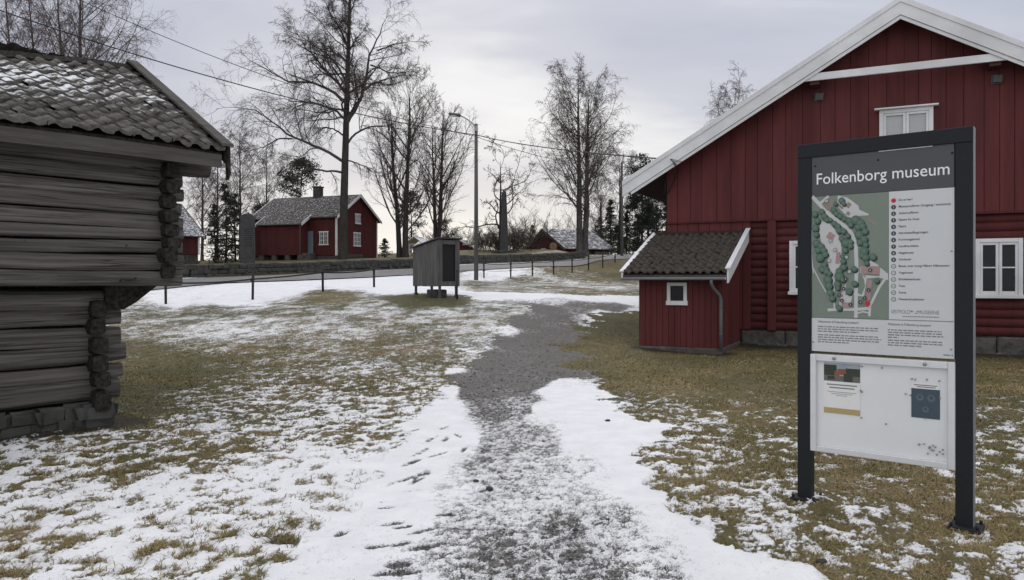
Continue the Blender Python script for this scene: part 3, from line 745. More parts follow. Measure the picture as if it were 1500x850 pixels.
        for a_, b_ in ((x0+w, xm-.004), (xm+.004, x1-w)):
            q = .055; zz0, zz1 = z0+.03, z1-w
            s.bbox(a_, a_+q, yf-.01, yf+.05, zz0, zz1, .005); s.bbox(b_-q, b_, yf-.01, yf+.05, zz0, zz1, .005)
            s.bbox(a_+q, b_-q, yf-.009, yf+.05, zz1-q, zz1, .005); s.bbox(a_+q, b_-q, yf-.009, yf+.05, zz0, zz0+q+.02, .005)
            for k in range(bars):
                zc_ = zz0 + (zz1-zz0)*(k+1)/(bars+1)*1.04; s.box(a_+q, b_-q, yf-.004, yf+.04, zc_-.014, zc_+.014)
        s.build('sash', M['white'], win)
        p = MB(); p.quad(x0+w, x1-w, z0+.02, z1-w, yf+.03); p.build('pane', pane, win)
    (x0, z1), (x1, _) = fr.loc(1288, 163, -.1), fr.loc(1367, 157, -.1); casement(x0, x1, z1-1.25, z1, M['blind'], cap=True, bars=0, yf=-.15)
    (x0, z1), (x1, _), (_, z0) = fr.loc(1429, 350, -.12), fr.loc(1499, 350, -.12), fr.loc(1465, 434, -.12)
    casement(x0, x1, z0, z1, M['glass_dark'], yf=-.08)
    (xa2, zz1) = fr.loc(1156, 353, -.12); (_, zz0) = fr.loc(1160, 429, -.12)
    casement(xa2, xa2+(x1-x0), zz0, zz1, M['glass_dark'], yf=-.08)
    return root, rz, zj
BARN, BARN_RZ, BARN_ZJ = barn()

def porch():
    fr = BARNF; root = thing('red_shed', 'small red lean-to shed with mossy tiles and a white framed hatch window against the barn', 'shed', fr.world(0,-2.5,0), fr.rot)
    off = Matrix.Translation((0, 2.5, 0)); rr = random.Random(5)   # local y of the shed = barn y + 2.5
    W_ = 1.80; D = 2.5
    ze = fr.loc(980, 400, -2.8)[1]; zr = fr.loc(1098, 341, -.12)[1]-.02; pit = math.atan2(zr-ze, 2.75-.05)
    z_at = lambda y: ze + (y+.30)*math.tan(pit)       # y in shed space (0 = front)
    mb = MB(); x = 0.
    while x < W_-.01:
        w = min(.135, W_-x); mb.bbox(x+.003, x+w-.003, -.028-rr.uniform(0,.006), 0, .10, z_at(0)-.06, .005); x += w
    mb.box(0, W_, -.012, .05, .1, z_at(0)-.06); mb.build('front_wall', M['red'], root)
    mb = MB()
    for side, xx in ((0, 0.), (1, W_)):
        y = 0.03
        while y < D-.12:
            w = min(.15, D-.12-y); a, b_ = (xx-.028, xx+.0) if side == 0 else (xx, xx+.028)
            vs = [(a,y+.003,.1),(b_,y+.003,.1),(b_,y+w-.003,.1),(a,y+w-.003,.1),(a,y+.003,z_at(y)-.06),(b_,y+.003,z_at(y)-.06),(b_,y+w-.003,z_at(y+w)-.06),(a,y+w-.003,z_at(y+w)-.06)]
            mb.add(vs, [(0,3,2,1),(4,5,6,7),(0,1,5,4),(1,2,6,5),(2,3,7,6),(3,0,4,7)]); y += w
        vs = [(xx-.01,.0,.1),(xx+.01,.0,.1),(xx+.01,D-.1,.1),(xx-.01,D-.1,.1),(xx-.01,.0,z_at(0)-.06),(xx+.01,.0,z_at(0)-.06),(xx+.01,D-.1,z_at(D)-.1),(xx-.01,D-.1,z_at(D)-.1)]
        mb.add(vs, [(0,3,2,1),(4,5,6,7),(0,1,5,4),(1,2,6,5),(2,3,7,6),(3,0,4,7)])
    mb.build('side_wall', M['red'], root)
    mb = MB(); mb.bbox(-.04, W_+.05, -.06, D-.1, -.35, .095, .03); mb.build('foundation', M['stone'], root)
    # roof deck + tiles
    x0, x1 = -.30, W_+.22; L = (D-.1+.30)/math.cos(pit)
    mb = MB(); c = [(-.28, z_at(-.28)-.02), (D-.1, z_at(D-.1)-.02), (D-.1, z_at(D-.1)-.07), (-.28, z_at(-.28)-.07)]
    vs = [(x0, y, z) for y, z in c] + [(x1, y, z) for y, z in c]
    mb.add(vs, [(0,1,2,3),(7,6,5,4),(0,4,5,1),(1,5,6,2),(2,6,7,3),(3,7,4,0)], 1)
    tiles(mb, x0, x1, L, pit, (-.32, z_at(-.32)), 1, .19, .27, .060, .012, 2, 0)
    # ridge capping under the barn wall
    mb.box(x0, x1, D-.17, D-.085, z_at(D)-.02, z_at(D)+.05, 1)
    mb.build('roof', [M['tile_porch'], M['soffit']], root)
    for xa, w in ((x0-.03, .035), (x1-.005, .04)):
        mb = MB(); h0, h1 = (.03, -.12) if w < .038 else (.08, -.20)
        c = [(-.36, z_at(-.36)+h0+.03), (D-.09, z_at(D-.09)+h0+.03), (D-.09, z_at(D-.09)+h1), (-.36, z_at(-.36)+h1)]
        vs = [(xa, y, z) for y, z in c] + [(xa+w, y, z) for y, z in c]
        mb.add(vs, [(0,1,2,3),(7,6,5,4),(0,4,5,1),(1,5,6,2),(2,6,7,3),(3,7,4,0)])
        c = [(-.38, z_at(-.38)+h0+.055), (D-.09, z_at(D-.09)+h0+.055), (D-.09, z_at(D-.09)+h0+.032), (-.38, z_at(-.38)+h0+.032)]
        vs = [(xa-.035, y, z) for y, z in c] + [(xa+w+.03, y, z) for y, z in c]
        mb.add(vs, [(0,1,2,3),(7,6,5,4),(0,4,5,1),(1,5,6,2),(2,6,7,3),(3,7,4,0)])
        mb.build('bargeboard', M['white'], root)
    # gutter and downpipe
    mb = MB(); zg = z_at(-.40)-.06; k = 8
    vs = []
    for xx in (x0-.02, x1-.02):
        for j in range(k+1):
            w = math.pi + math.pi*j/k; vs.append((xx, -.42+.062*math.cos(w), zg+.062*math.sin(w)))
        for j in range(k, -1, -1):
            w = math.pi + math.pi*j/k; vs.append((xx, -.42+.056*math.cos(w), zg+.056*math.sin(w)))
    m = 2*(k+1); mb.add(vs, [(j, (j+1) % m, (j+1) % m+m, j+m) for j in range(m)] + [tuple(range(m-1, -1, -1)), tuple(range(m, 2*m))], 0, False)
    mb.box(x0, x1, -.345, -.325, zg-.06, zg+.05, 1)
    mb.build('gutter', [M['zinc'], M['barge']], root)
    mb = MB(); xd = W_-.08
    mb.tube([(xd-.02, -.42, zg-.05), (xd-.02, -.42, zg-.14), (xd+.01, -.34, zg-.24), (xd+.09, -.12, zg-.38), (xd+.12, -.085, zg-.48), (xd+.12, -.085, .75), (xd+.12, -.085, .06)], .036, 10)
    for z in (.4, 1.0): mb.tube([(xd+.12, -.085, z), (xd+.12, -.085, z+.03)], .042, 10)
    mb.build('downpipe', M['downpipe'], root)
    (xa, z1), (xb, _), (_, z0) = fr.loc(977.5, 414, -2.53), fr.loc(1006.5, 414, -2.53), fr.loc(990, 444, -2.53)
    mb = MB(); w = .075
    mb.bbox(xa, xa+w, -.075, -.02, z0, z1, .006); mb.bbox(xb-w, xb, -.075, -.02, z0, z1, .006); mb.bbox(xa+w, xb-w, -.073, -.02, z1-w, z1, .006); mb.bbox(xa-.02, xb+.02, -.085, -.02, z0-.05, z0+.05, .006)
    wi = mb.build('window', M['white'], root); mb = MB(); mb.quad(xa+w, xb-w, z0+.04, z1-w, -.038); mb.build('pane', M['glass_dark'], wi)
porch()

# ------------------------------------------------------------------ lettering
_ft = {}
def text(mb, s, x, z, size, y, mi=0, align='LEFT', width=None, sx=1.0, bold=0):
    """flat lettering facing -y; baseline z, x per align; width = fit to this width"""
    cu = bpy.data.curves.new('t', 'FONT'); cu.body = s; cu.size = 1; cu.align_x = 'LEFT'; cu.resolution_u = 3; cu.offset = bold
    ob = bpy.data.objects.new('t', cu); COL.objects.link(ob)
    dg = bpy.context.evaluated_depsgraph_get(); me = ob.evaluated_get(dg).to_mesh()
    vs = [v.co.copy() for v in me.vertices]; fs = [tuple(p.vertices) for p in me.polygons]
    ob.evaluated_get(dg).to_mesh_clear(); bpy.data.objects.remove(ob); bpy.data.curves.remove(cu)
    if not vs: return
    x0, x1 = min(v.x for v in vs), max(v.x for v in vs)
    kx = size*sx if width is None else width/(x1-x0)
    o = x - (x0*kx if align == 'LEFT' else (x0+x1)/2*kx if align == 'CENTER' else x1*kx)
    mb.add([(o+v.x*kx, y, z+v.y*size) for v in vs], fs, mi)

# ------------------------------------------------------------------ information sign
def sign():
    fr = Frame(2.071, 5.5, .848, -.70); zg0 = g(2.07, 5.5); zg1 = g(2.92, 4.8)
    root = thing('information_sign', 'tall charcoal framed information board headed Folkenborg museum with a map', 'information board', fr.world(0,0,0), fr.rot)
    W_ = fr.loc(1425, 400)[0]; top = fr.loc(1168, 213)[1]; pw = .098; pd = .075
    for x0, zb in ((0, 0.0), (W_-pw, 0.0)):
        mb = MB(); mb.bbox(x0, x0+pw, 0, pd, zb-.02, top-.10, .004); p = mb.build('post', M['signmetal'], root)
        mb = MB(); mb.bbox(x0-.035, x0+pw+.05, -.055, pd+.055, zb+.005, zb+.030, .004)
        for bx in (x0-.018, x0+pw+.03):
            for by in (-.038, pd+.038): mb.tube([(bx, by, zb+.028), (bx, by, zb+.052)], .010, 6)
        mb.build('base_plate', M['signmetal'], p)
        if x0 > 0:
            mb = MB(); mb.bbox(x0+pw+.0005, x0+pw+.005, .004, pd-.004, zb+.03, top-.003, .001); mb.build('edge_strip', M['signedge'], p)
    mb = MB(); mb.bbox(-.001, W_+.001, -.001, pd+.001, top-.099, top, .004); mb.build('top_beam', M['signmetal'], root)
    yp = .012                                          # face of the printed panels
    L = lambda px, py: fr.loc(px, py, yp)
    xa, xb = L(1188.5, 400)[0], L(1398, 400)[0]
    zt = L(1189, 229)[1]; zh = (L(1189, 288)[1]+L(1397, 275)[1])/2; zd = (L(1189, 465)[1]+L(1397, 471)[1])/2; zb = (L(1189, 516)[1]+L(1397, 524)[1])/2
    xm = L(1302, 380)[0]
    mb = MB(); mb.bbox(xa, xb, yp, yp+.03, zh, zt-.002, .002); hd = mb.build('header_panel', M['header'], root)
    mb = MB(); (tx0, tz), (tx1, tz1) = L(1196.5, 270.5), L(1391, 255.5)
    tzb = (tz+tz1)/2; text(mb, 'Folkenborg museum', tx0, tzb, .112, yp-.0015, 0, width=tx1-tx0, bold=.003); mb.build('title_lettering', M['text_white'], hd)
    for px, py in ((1194.5, 243.5), (1286.5, 234.5), (1396.5, 224)):
        x, z = L(px, py); x = min(x, xb-.012); mb = MB(); mb.tube([(x, yp-.003, z), (x, yp+.002, z)], .007, 10); mb.build('screw', M['signmetal'], hd)
    mb = MB(); (sx0, sz0), (sx1, sz1) = L(1287, 222), L(1366, 213); mb.box(sx0, sx1, yp-.002, yp+.0, zt-.016, zt-.0105); mb.build('light_gap', M['text_white'], hd)
    mb = MB(); mb.bbox(xa-.006, xa-.001, yp+.004, yp+.02, zd, zt-.02, .001); mb.build('hinge_strip', M['alu'], hd)
    # map
    mb = MB(); mb.bbox(xa, xm-.001, yp, yp+.03, zd+.001, zh-.001, .001); mp = mb.build('map_panel', M['map_green'], root)
    def m2(x, y): return L(1180+x/6.522, 270+y/6.522)
    def m3(x, y): return L(1180+x/6.07, 390+y/6.07)
    mats = [M['map_path'], M['map_house'], M['map_brown'], M['map_shade'], M['map_tree'], M['map_tree2'], M['text_dark'], M['text_white'], M['dot_red']]
    mb = MB(); lv = [yp-.0006]
    cl = lambda p: (min(max(p[0], xa+.002), xm-.003), min(max(p[1], zd+.003), zh-.003))
    def nxt(): lv[0] -= .00004; return lv[0]
    def line(cv, pts, w, mi=0):
        pts = [cl(cv(*p)) for p in pts]; w = w/6.3/1110*5.15/2*1.15
        for (a, b_) in zip(pts[:-1], pts[1:]):
            d = Vector((b_[0]-a[0], b_[1]-a[1]));
            if d.length < 1e-6: continue
            d.normalize(); n = Vector((-d.y, d.x))*w; e = d*w*.6; y = nxt()
            mb.add([(a[0]-e.x+n.x, y, a[1]-e.y+n.y), (a[0]-e.x-n.x, y, a[1]-e.y-n.y), (b_[0]+e.x-n.x, y, b_[1]+e.y-n.y), (b_[0]+e.x+n.x, y, b_[1]+e.y+n.y)], [(0,1,2,3)], mi)
    def poly(cv, pts, mi=0):
        y = nxt(); pts = [cl(cv(*p)) for p in pts]; mb.add([(p[0], y, p[1]) for p in pts], [tuple(range(len(pts)))], mi)
    poly(m2, [(150,350),(240,385),(285,440),(330,520),(345,620),(335,760),(290,845),(240,845),(205,700),(150,560),(128,440)])
    poly(m2, [(310,108),(400,128),(505,205),(515,245),(605,285),(600,298),(530,300),(450,325),(400,310),(330,240),(300,200)])
    poly(m3, [(205,0),(290,0),(262,40),(258,370),(300,370),(300,330),(330,200),(360,150),(355,260),(420,240),(420,255),(400,330),(310,380),(250,385),(240,120)])
    poly(m3, [(480,0),(500,75),(520,120),(530,180),(500,255),(420,230),(425,255),(470,265),(520,270),(545,110),(650,100),(735,125),(735,70),(650,0),(640,0),(660,90),(500,80)])
    poly(m2, [(520,790),(600,770),(620,725),(690,770),(760,848),(520,848)])
    line(m2, [(70,125),(150,210),(230,290),(330,370),(410,425),(455,500),(480,600),(486,720),(490,850)], 30)
    line(m3, [(453,0),(450,200),(448,450)], 28); line(m2, [(215,120),(150,175)], 22); line(m2, [(40,400),(60,700),(75,850)], 8)
    line(m3, [(60,0),(130,140),(205,270),(255,330),(262,380)], 9); line(m3, [(205,390),(300,384),(448,385),(570,375)], 24); line(m3, [(568,440),(575,350),(610,280),(660,180),(722,95)], 20)
    line(m3, [(460,420),(510,405),(560,415)], 12)
    def rect(cv, x, y, w, h, an, mi):
        c, s_ = math.cos(an), math.sin(an); poly(cv, [(x+dx*w/2*c-dy*h/2*s_, y+dx*w/2*s_+dy*h/2*c) for dx, dy in ((-1,1),(1,1),(1,-1),(-1,-1))], mi)
    rect(m2, 225, 190, 70, 110, .75, 2); rect(m2, 240, 497, 66, 64, .6, 1); rect(m2, 310, 705, 38, 110, .12, 1); rect(m2, 410, 200, 42, 50, .6, 2); rect(m2, 335, 215, 22, 60, -.9, 2); rect(m2, 408, 280, 34, 34, .6, 2)
    rect(m2, 640, 357, 100, 32, .65, 2); rect(m2, 620, 812, 185, 60, .03, 1); rect(m3, 578, 38, 165, 65, .03, 1); rect(m3, 563, 212, 44, 185, .08, 1); rect(m3, 365, 350, 88, 54, 0, 1); rect(m3, 316, 195, 40, 60, .1, 1); rect(m3, 320, 262, 30, 24, 0, 1)
    T2 = [(345,155,28),(365,185,20),(288,185,20),(155,260,26),(180,305,26),(205,340,22),(240,340,18),(270,245,24),(295,280,25),(330,305,24),(370,330,22),(415,350,28),(430,390,25),(480,340,40),(525,370,35),(545,400,30),(500,410,30),(570,450,28),(510,480,38),(560,525,32),(520,555,28),(575,580,25),(560,640,38),(540,680,25),(575,700,30),(585,755,22),(275,375,26),(310,400,25),(320,440,28),(365,450,24),(405,490,22),(345,520,24),(385,560,38),(430,550,24),(430,590,24),(380,630,25),(355,690,22),(360,735,26),(375,790,22),(90,285,28),(115,350,28),(95,420,32),(105,480,25),(105,565,34),(150,590,28),(120,630,28),(175,630,28),(140,700,38),(190,670,28),(180,770,25),(150,810,25),(200,810,25),(645,695,30),(465,810,25),(320,830,25)]
    T3 = [(340,10,25),(435,25,25),(300,45,28),(300,90,38),(335,120,22),(285,160,28),(290,195,18),(440,155,25),(390,225,27),(300,370,25),(635,130,20),(150,30,25),(190,50,25),(215,65,22),(200,120,35),(210,175,32),(220,235,30),(240,285,26)]
    for cv, tl, k in ((m2, T2, 6.522), (m3, T3, 6.07)):
        for x, y, r in tl:
            q = r/k/1110*5.15*1.12
            p = cl(cv(x+8, y+12)); mb.disc(p[0], p[1], q, nxt(), 12, 3)
    for cv, tl, k in ((m2, T2, 6.522), (m3, T3, 6.07)):
        for x, y, r in tl:
            q = r/k/1110*5.15*1.12
            p = cl(cv(x, y)); mb.disc(p[0], p[1], q*.95, nxt(), 12, 4); mb.disc(p[0]-q*.1, p[1]+q*.1, q*.5, nxt(), 10, 5)
    for cv, l in ((m2, [(205,162,'15'),(243,540,'14'),(285,628,'13'),(395,697,'10'),(228,730,'12')]), (m3, [(578,36,'8'),(565,212,'2'),(530,284,'1'),(492,321,'4'),(403,343,'5'),(327,306,'6'),(302,259,'7'),(343,201,'9'),(360,113,'3'),(395,48,'11')])):
        for x, y, s in l:
            p = cl(cv(x, y)); mb.disc(p[0], p[1], .0135, nxt(), 14, 6); mb.disc(p[0], p[1], .0105, nxt(), 14, 0 if len(s) > 1 else 6); text(mb, s, p[0], p[1]-.0055, .015, nxt(), 6 if len(s) > 1 else 7, 'CENTER')
    p = m3(555, 334); mb.disc(p[0], p[1], .017, nxt(), 18, 8)
    mb.build('map_drawing', mats, mp)
    # legend
    mb = MB(); mb.bbox(xm, xb, yp, yp+.03, zd+.001, zh-.001, .001); lg = mb.build('legend_panel', M['pan_white'], root)
    names = ['Du er her!', 'Museumslåven (inngang / entrance)', 'Askerudlåven', 'Fjøset fra Huer', 'Fjøra', 'Harnestadbygningen', 'Kornmagasinet', 'Landhandelen', 'Hagahuset', 'Gulvehuset', 'Bauta over kong Håkon Håkonsson', 'Vognhuset', 'Birkebeinerhuset', 'Tuna', 'Svarna', 'Nasesteinsplassen']
    mb = MB(); zl0 = L(1309.5, 294)[1]; zl1 = L(1308, 438.5)[1]; xd = L(1309, 370)[0]; xt = L(1316.5, 370)[0]; y = yp-.0012
    wid = [20, 76, 29, 31, 11, 43, 31, 29, 22, 18, 74, 21, 32, 9, 11, 37]
    for i, s in enumerate(names):
        z = zl0 + (zl1-zl0)*i/15; mb.disc(xd, z, .0155, y, 18, 2 if i == 0 else 0)
        if i >= 10: mb.disc(xd, z, .012, y-.0003, 16, 3)
        if i: text(mb, str(i), xd, z-.0065, .018, y-.0006, 0 if i >= 10 else 1, 'CENTER')
        text(mb, s, xt, z-.005, .0215, y, 0, bold=.012, width=L(1316.5+wid[i], 370)[0]-xt)
    mb.build('legend_lettering', [M['text_dark'], M['text_white'], M['dot_red'], M['pan_white'], M['text_grey']], lg); mb = MB()
    x0, z0 = L(1306, 459); x1, _ = L(1376, 460); wl = x1-x0
    text(mb, 'ØSTFOLD', x0, z0, .034, y, 4, width=wl*.40); text(mb, 'MUSEENE', x0+wl*.56, z0, .034, y, 4, width=wl*.44)
    xc = x0+wl*.48   # the small heart and wing mark between the two words
    mb.add([(xc-.022, y, z0+.022), (xc-.014, y, z0+.008), (xc-.004, y, z0+.021), (xc-.013, y, z0+.018)], [(0,1,2,3)], 0)
    mb.add([(xc+.002, y, z0+.004), (xc+.010, y, z0-.002), (xc+.022, y, z0+.004), (xc+.010, y, z0+.002)], [(0,1,2,3)], 0); mb.add([(xc+.008, y, z0+.014), (xc+.014, y, z0+.008), (xc+.026, y, z0+.022), (xc+.014, y, z0+.014)], [(0,1,2,3)], 4)
    xq = x0+wl*.24
    for k in range(14): mb.quad(xq+k*.0155, xq+k*.0155+.0125, z0-.022, z0-.016, y, 4)
    mb.build('museum_logo', [M['text_dark'], M['text_white'], M['dot_red'], M['pan_white'], M['text_grey']], lg)
    # welcome text
    mb = MB(); mb.bbox(xa, xb, yp, yp+.03, zb, zd-.001, .001); wp = mb.build('welcome_panel', M['pan_white'], root)
    mb = MB(); x0, z0 = L(1198, 472.5); text(mb, 'Velkommen til Folkenborg museum!', x0, z0, .0235, y, 0, width=L(1257.5, 475)[0]-x0)
    x2, z2 = L(1300.5, 476.5); text(mb, 'Welcome to Folkenborg museum!', x2, z2, .0235, y, 0, width=L(1363.5, 478)[0]-x2)
    rr = random.Random(8)
    def lines(xs, xe, zt_, n, last):
        for k in range(n):
            z = zt_ - k*.0165; x = xs; e = xs+(xe-xs)*(last if k == n-1 else rr.uniform(.94, 1))
            while x < e:
                w = min(rr.uniform(.012, .04), e-x)
                mb.quad(x, x+w, z, z+.0075, y, 1); x += w+.006
    ze = L(1297, 480)[0]; lines(x0, L(1291, 480)[0], L(1198, 479)[1], 3, .66); lines(x0, L(1291, 490)[0], L(1198, 491)[1], 4, .5)
    lines(x2, L(1383, 480)[0], L(1300, 484)[1], 4, .2); lines(x2, L(1383, 500)[0], L(1300, 499)[1], 3, .62)
    xs_, zs_ = L(1382, 521); lines(xs_, xs_+.055, zs_, 1, 1)
    mb.quad(xa+.004, xb-.004, zd-.0035, zd-.0015, y-.0004, 2)
    mb.build('welcome_lettering', [M['text_dark'], M['text_grey'], M['text_grey']], wp)
    for px, py in ((1394, 368), (1191.5, 501), (1393.5, 512), (1191, 371)):
        x, z = L(px, py); mb = MB(); mb.tube([(x, yp-.003, z), (x, yp+.002, z)], .006, 10); mb.build('rivet', M['pin'], lg if py in (368, 371) else wp)
    # notice case
    yc = -.012; C = lambda px, py: fr.loc(px, py, yc)
    xa, xb = C(1186.5, 590)[0], C(1399, 590)[0]; zt = (C(1187, 518)[1]+C(1398, 532)[1])/2; zb = (C(1187, 660)[1]+C(1398, 690)[1])/2; fw = .042
    mb = MB(); mb.bbox(xa, xa+fw, yc, yc+.055, zb, zt, .004); mb.bbox(xb-fw, xb, yc, yc+.055, zb, zt, .004); mb.bbox(xa+fw, xb-fw, yc+.0005, yc+.055, zt-fw*1.1, zt, .004); mb.bbox(xa+fw, xb-fw, yc+.0005, yc+.055, zb, zb+fw, .004)
    cs = mb.build('notice_case', M['alu'], root)
    mb = MB(); mb.box(xa+fw*.6, xb-fw*.6, yc+.03, yc+.05, zb+.01, zt-.01); mb.build('backboard', M['case_back'], cs)
    for px in (1222, 1355): x, _ = C(px, 526); mb = MB(); mb.tube([(x, yc-.012, zt-.022), (x, yc+.003, zt-.022)], .011, 10); mb.build('lock', M['pin'], cs)
    yb = yc+.028; B = lambda px, py: fr.loc(px, py, yb)
    # poster with a photograph, text and a gold band
    (x0, z1), (x1, _), (_, z0) = B(1207, 531), B(1260, 536), B(1207, 604)
    mb = MB(); mb.box(x0, x1, yb-.001, yb, z0, z1, 0); y = yb-.0016; hh = z1-z0; ww = x1-x0
    mb.quad(x0, x1, z1-hh*.36, z1, y, 1)
    def pq(a, b_, c, d, mi, dy=.0001): mb.quad(x0+ww*a, x0+ww*b_, z1-hh*.36*d, z1-hh*.36*c, y-dy, mi)
    pq(0,.36,.1,.9,2); pq(.6,1,.25,.8,2,.0002); pq(0,1,.68,1,5,.0003); pq(.38,.62,.30,.62,3,.0004); pq(.30,.44,.42,.7,3,.0005); pq(.55,.8,.55,1,2,.0006); pq(.1,.3,.72,.9,2,.0007)
    mb.quad(x0, x1, z0+.0, z0+hh*.11, y, 4)
    for k, (a, b_) in enumerate(((.08,.92),(.15,.85))): mb.quad(x0+ww*a, x0+ww*b_, z1-hh*(.44+.06*k), z1-hh*(.415+.06*k), y, 6)
    for k, (a, b_) in enumerate(((.1,.9),(.2,.8),(.35,.65))): mb.quad(x0+ww*a, x0+ww*b_, z1-hh*(.575+.035*k), z1-hh*(.565+.035*k), y, 6)
    mb.build('poster', [M['paper'], M['pic_sky'], M['pic_dark'], M['pic_red'], M['post_gold'], M['pic_grey'], M['text_grey']], cs)
    (x0, z1), (x1, _), (_, z0) = B(1335, 559), B(1377, 562), B(1336, 611)
    mb = MB(); hh = z1-z0; ww = x1-x0; mb.box(x0, x1, yb-.001, yb, z0, z1, 0); y = yb-.0016; zt2 = z1-hh*.18
    mb.quad(x0, x1, z0, zt2, y, 1)
    for a, c, r in ((.3,.70,.12),(.7,.70,.13),(.5,.30,.11)):
        mb.disc(x0+ww*a, z0+hh*.82*c, ww*r*1.05, y-.0003, 14, 2); mb.disc(x0+ww*a, z0+hh*.82*c+ww*.02, ww*r*.6, y-.0006, 12, 1)
    for k in range(2): mb.quad(x0+ww*(.1+.1*k), x0+ww*(.9-.05*k), z1-hh*(.09+.05*k), z1-hh*(.07+.05*k), y, 3)
    mb.build('poster', [M['paper'], M['post_blue'], M['post_blue2'], M['text_dark']], cs)
    rr = random.Random(2)
    pins = [(1263,537),(1292,539),(1261,572),(1263,574),(1336,555),(1341,556),(1358,556),(1376,558),(1377,583),(1334,579),(1298,621),(1327,577),(1356,613),(1262,612)] + [(1345+rr.uniform(0,38), 650+rr.uniform(0,16)) for _ in range(15)]
    for px, py in pins:
        x, z = B(px, py); mb = MB(); mb.tube([(x, yb-.012, z), (x, yb, z)], .0052, 6); mb.build('pin', M['pin'], cs)
sign()

# ------------------------------------------------------------------ old log storehouse
def log(mb, x0, x1, yc, z0, h, d, seed, mi=0, ends=True, n=34, axis='x', face=1.0, endmi=1):
    """one hewn log from x0 to x1, height h, depth d, centre line yc"""
    rr = np.random.default_rng(seed); xs = np.linspace(x0, x1, n); k = 12
    ph = rr.uniform(0, 6, 6); vs = []; k = 16; prof = 1 + .03*rr.normal(size=k)
    for i, x in enumerate(xs):
        wz = .012*math.sin(x*1.3+ph[0]) + .006*math.sin(x*3.1+ph[1]); wy = .010*math.sin(x*1.1+ph[2]) + .006*math.sin(x*4.3+ph[3])
        tp = 1 + .06*math.sin(x*.7+ph[4])
        en = 1.0
        if ends and (i == 0 or i == n-1): en = .90
        for j in range(k):
            w = 2*math.pi*j/k; c, s_ = math.cos(w), math.sin(w)
            q = (abs(c)**7.0 + abs(s_)**5.0)**(-1/6.0)
            q = min(q, 1.32)
            r1 = prof[j]*(1 + .018*rr.normal())
            yy = yc + wy + c*q*d/2*en*r1; zz = z0 + h/2 + wz + s_*q*h/2*tp*en*(1+.02*rr.normal())
            vs.append((x, yy, zz) if axis == 'x' else (yy, x, zz))
    fs = [(i*k+j, i*k+(j+1) % k, (i+1)*k+(j+1) % k, (i+1)*k+j) for i in range(n-1) for j in range(k)]
    mb.add(vs, fs, mi, True)
    mb.add([vs[j] for j in range(k)], [tuple(range(k-1, -1, -1))], endmi); mb.add([vs[(n-1)*k+j] for j in range(k)], [tuple(range(k))], endmi)
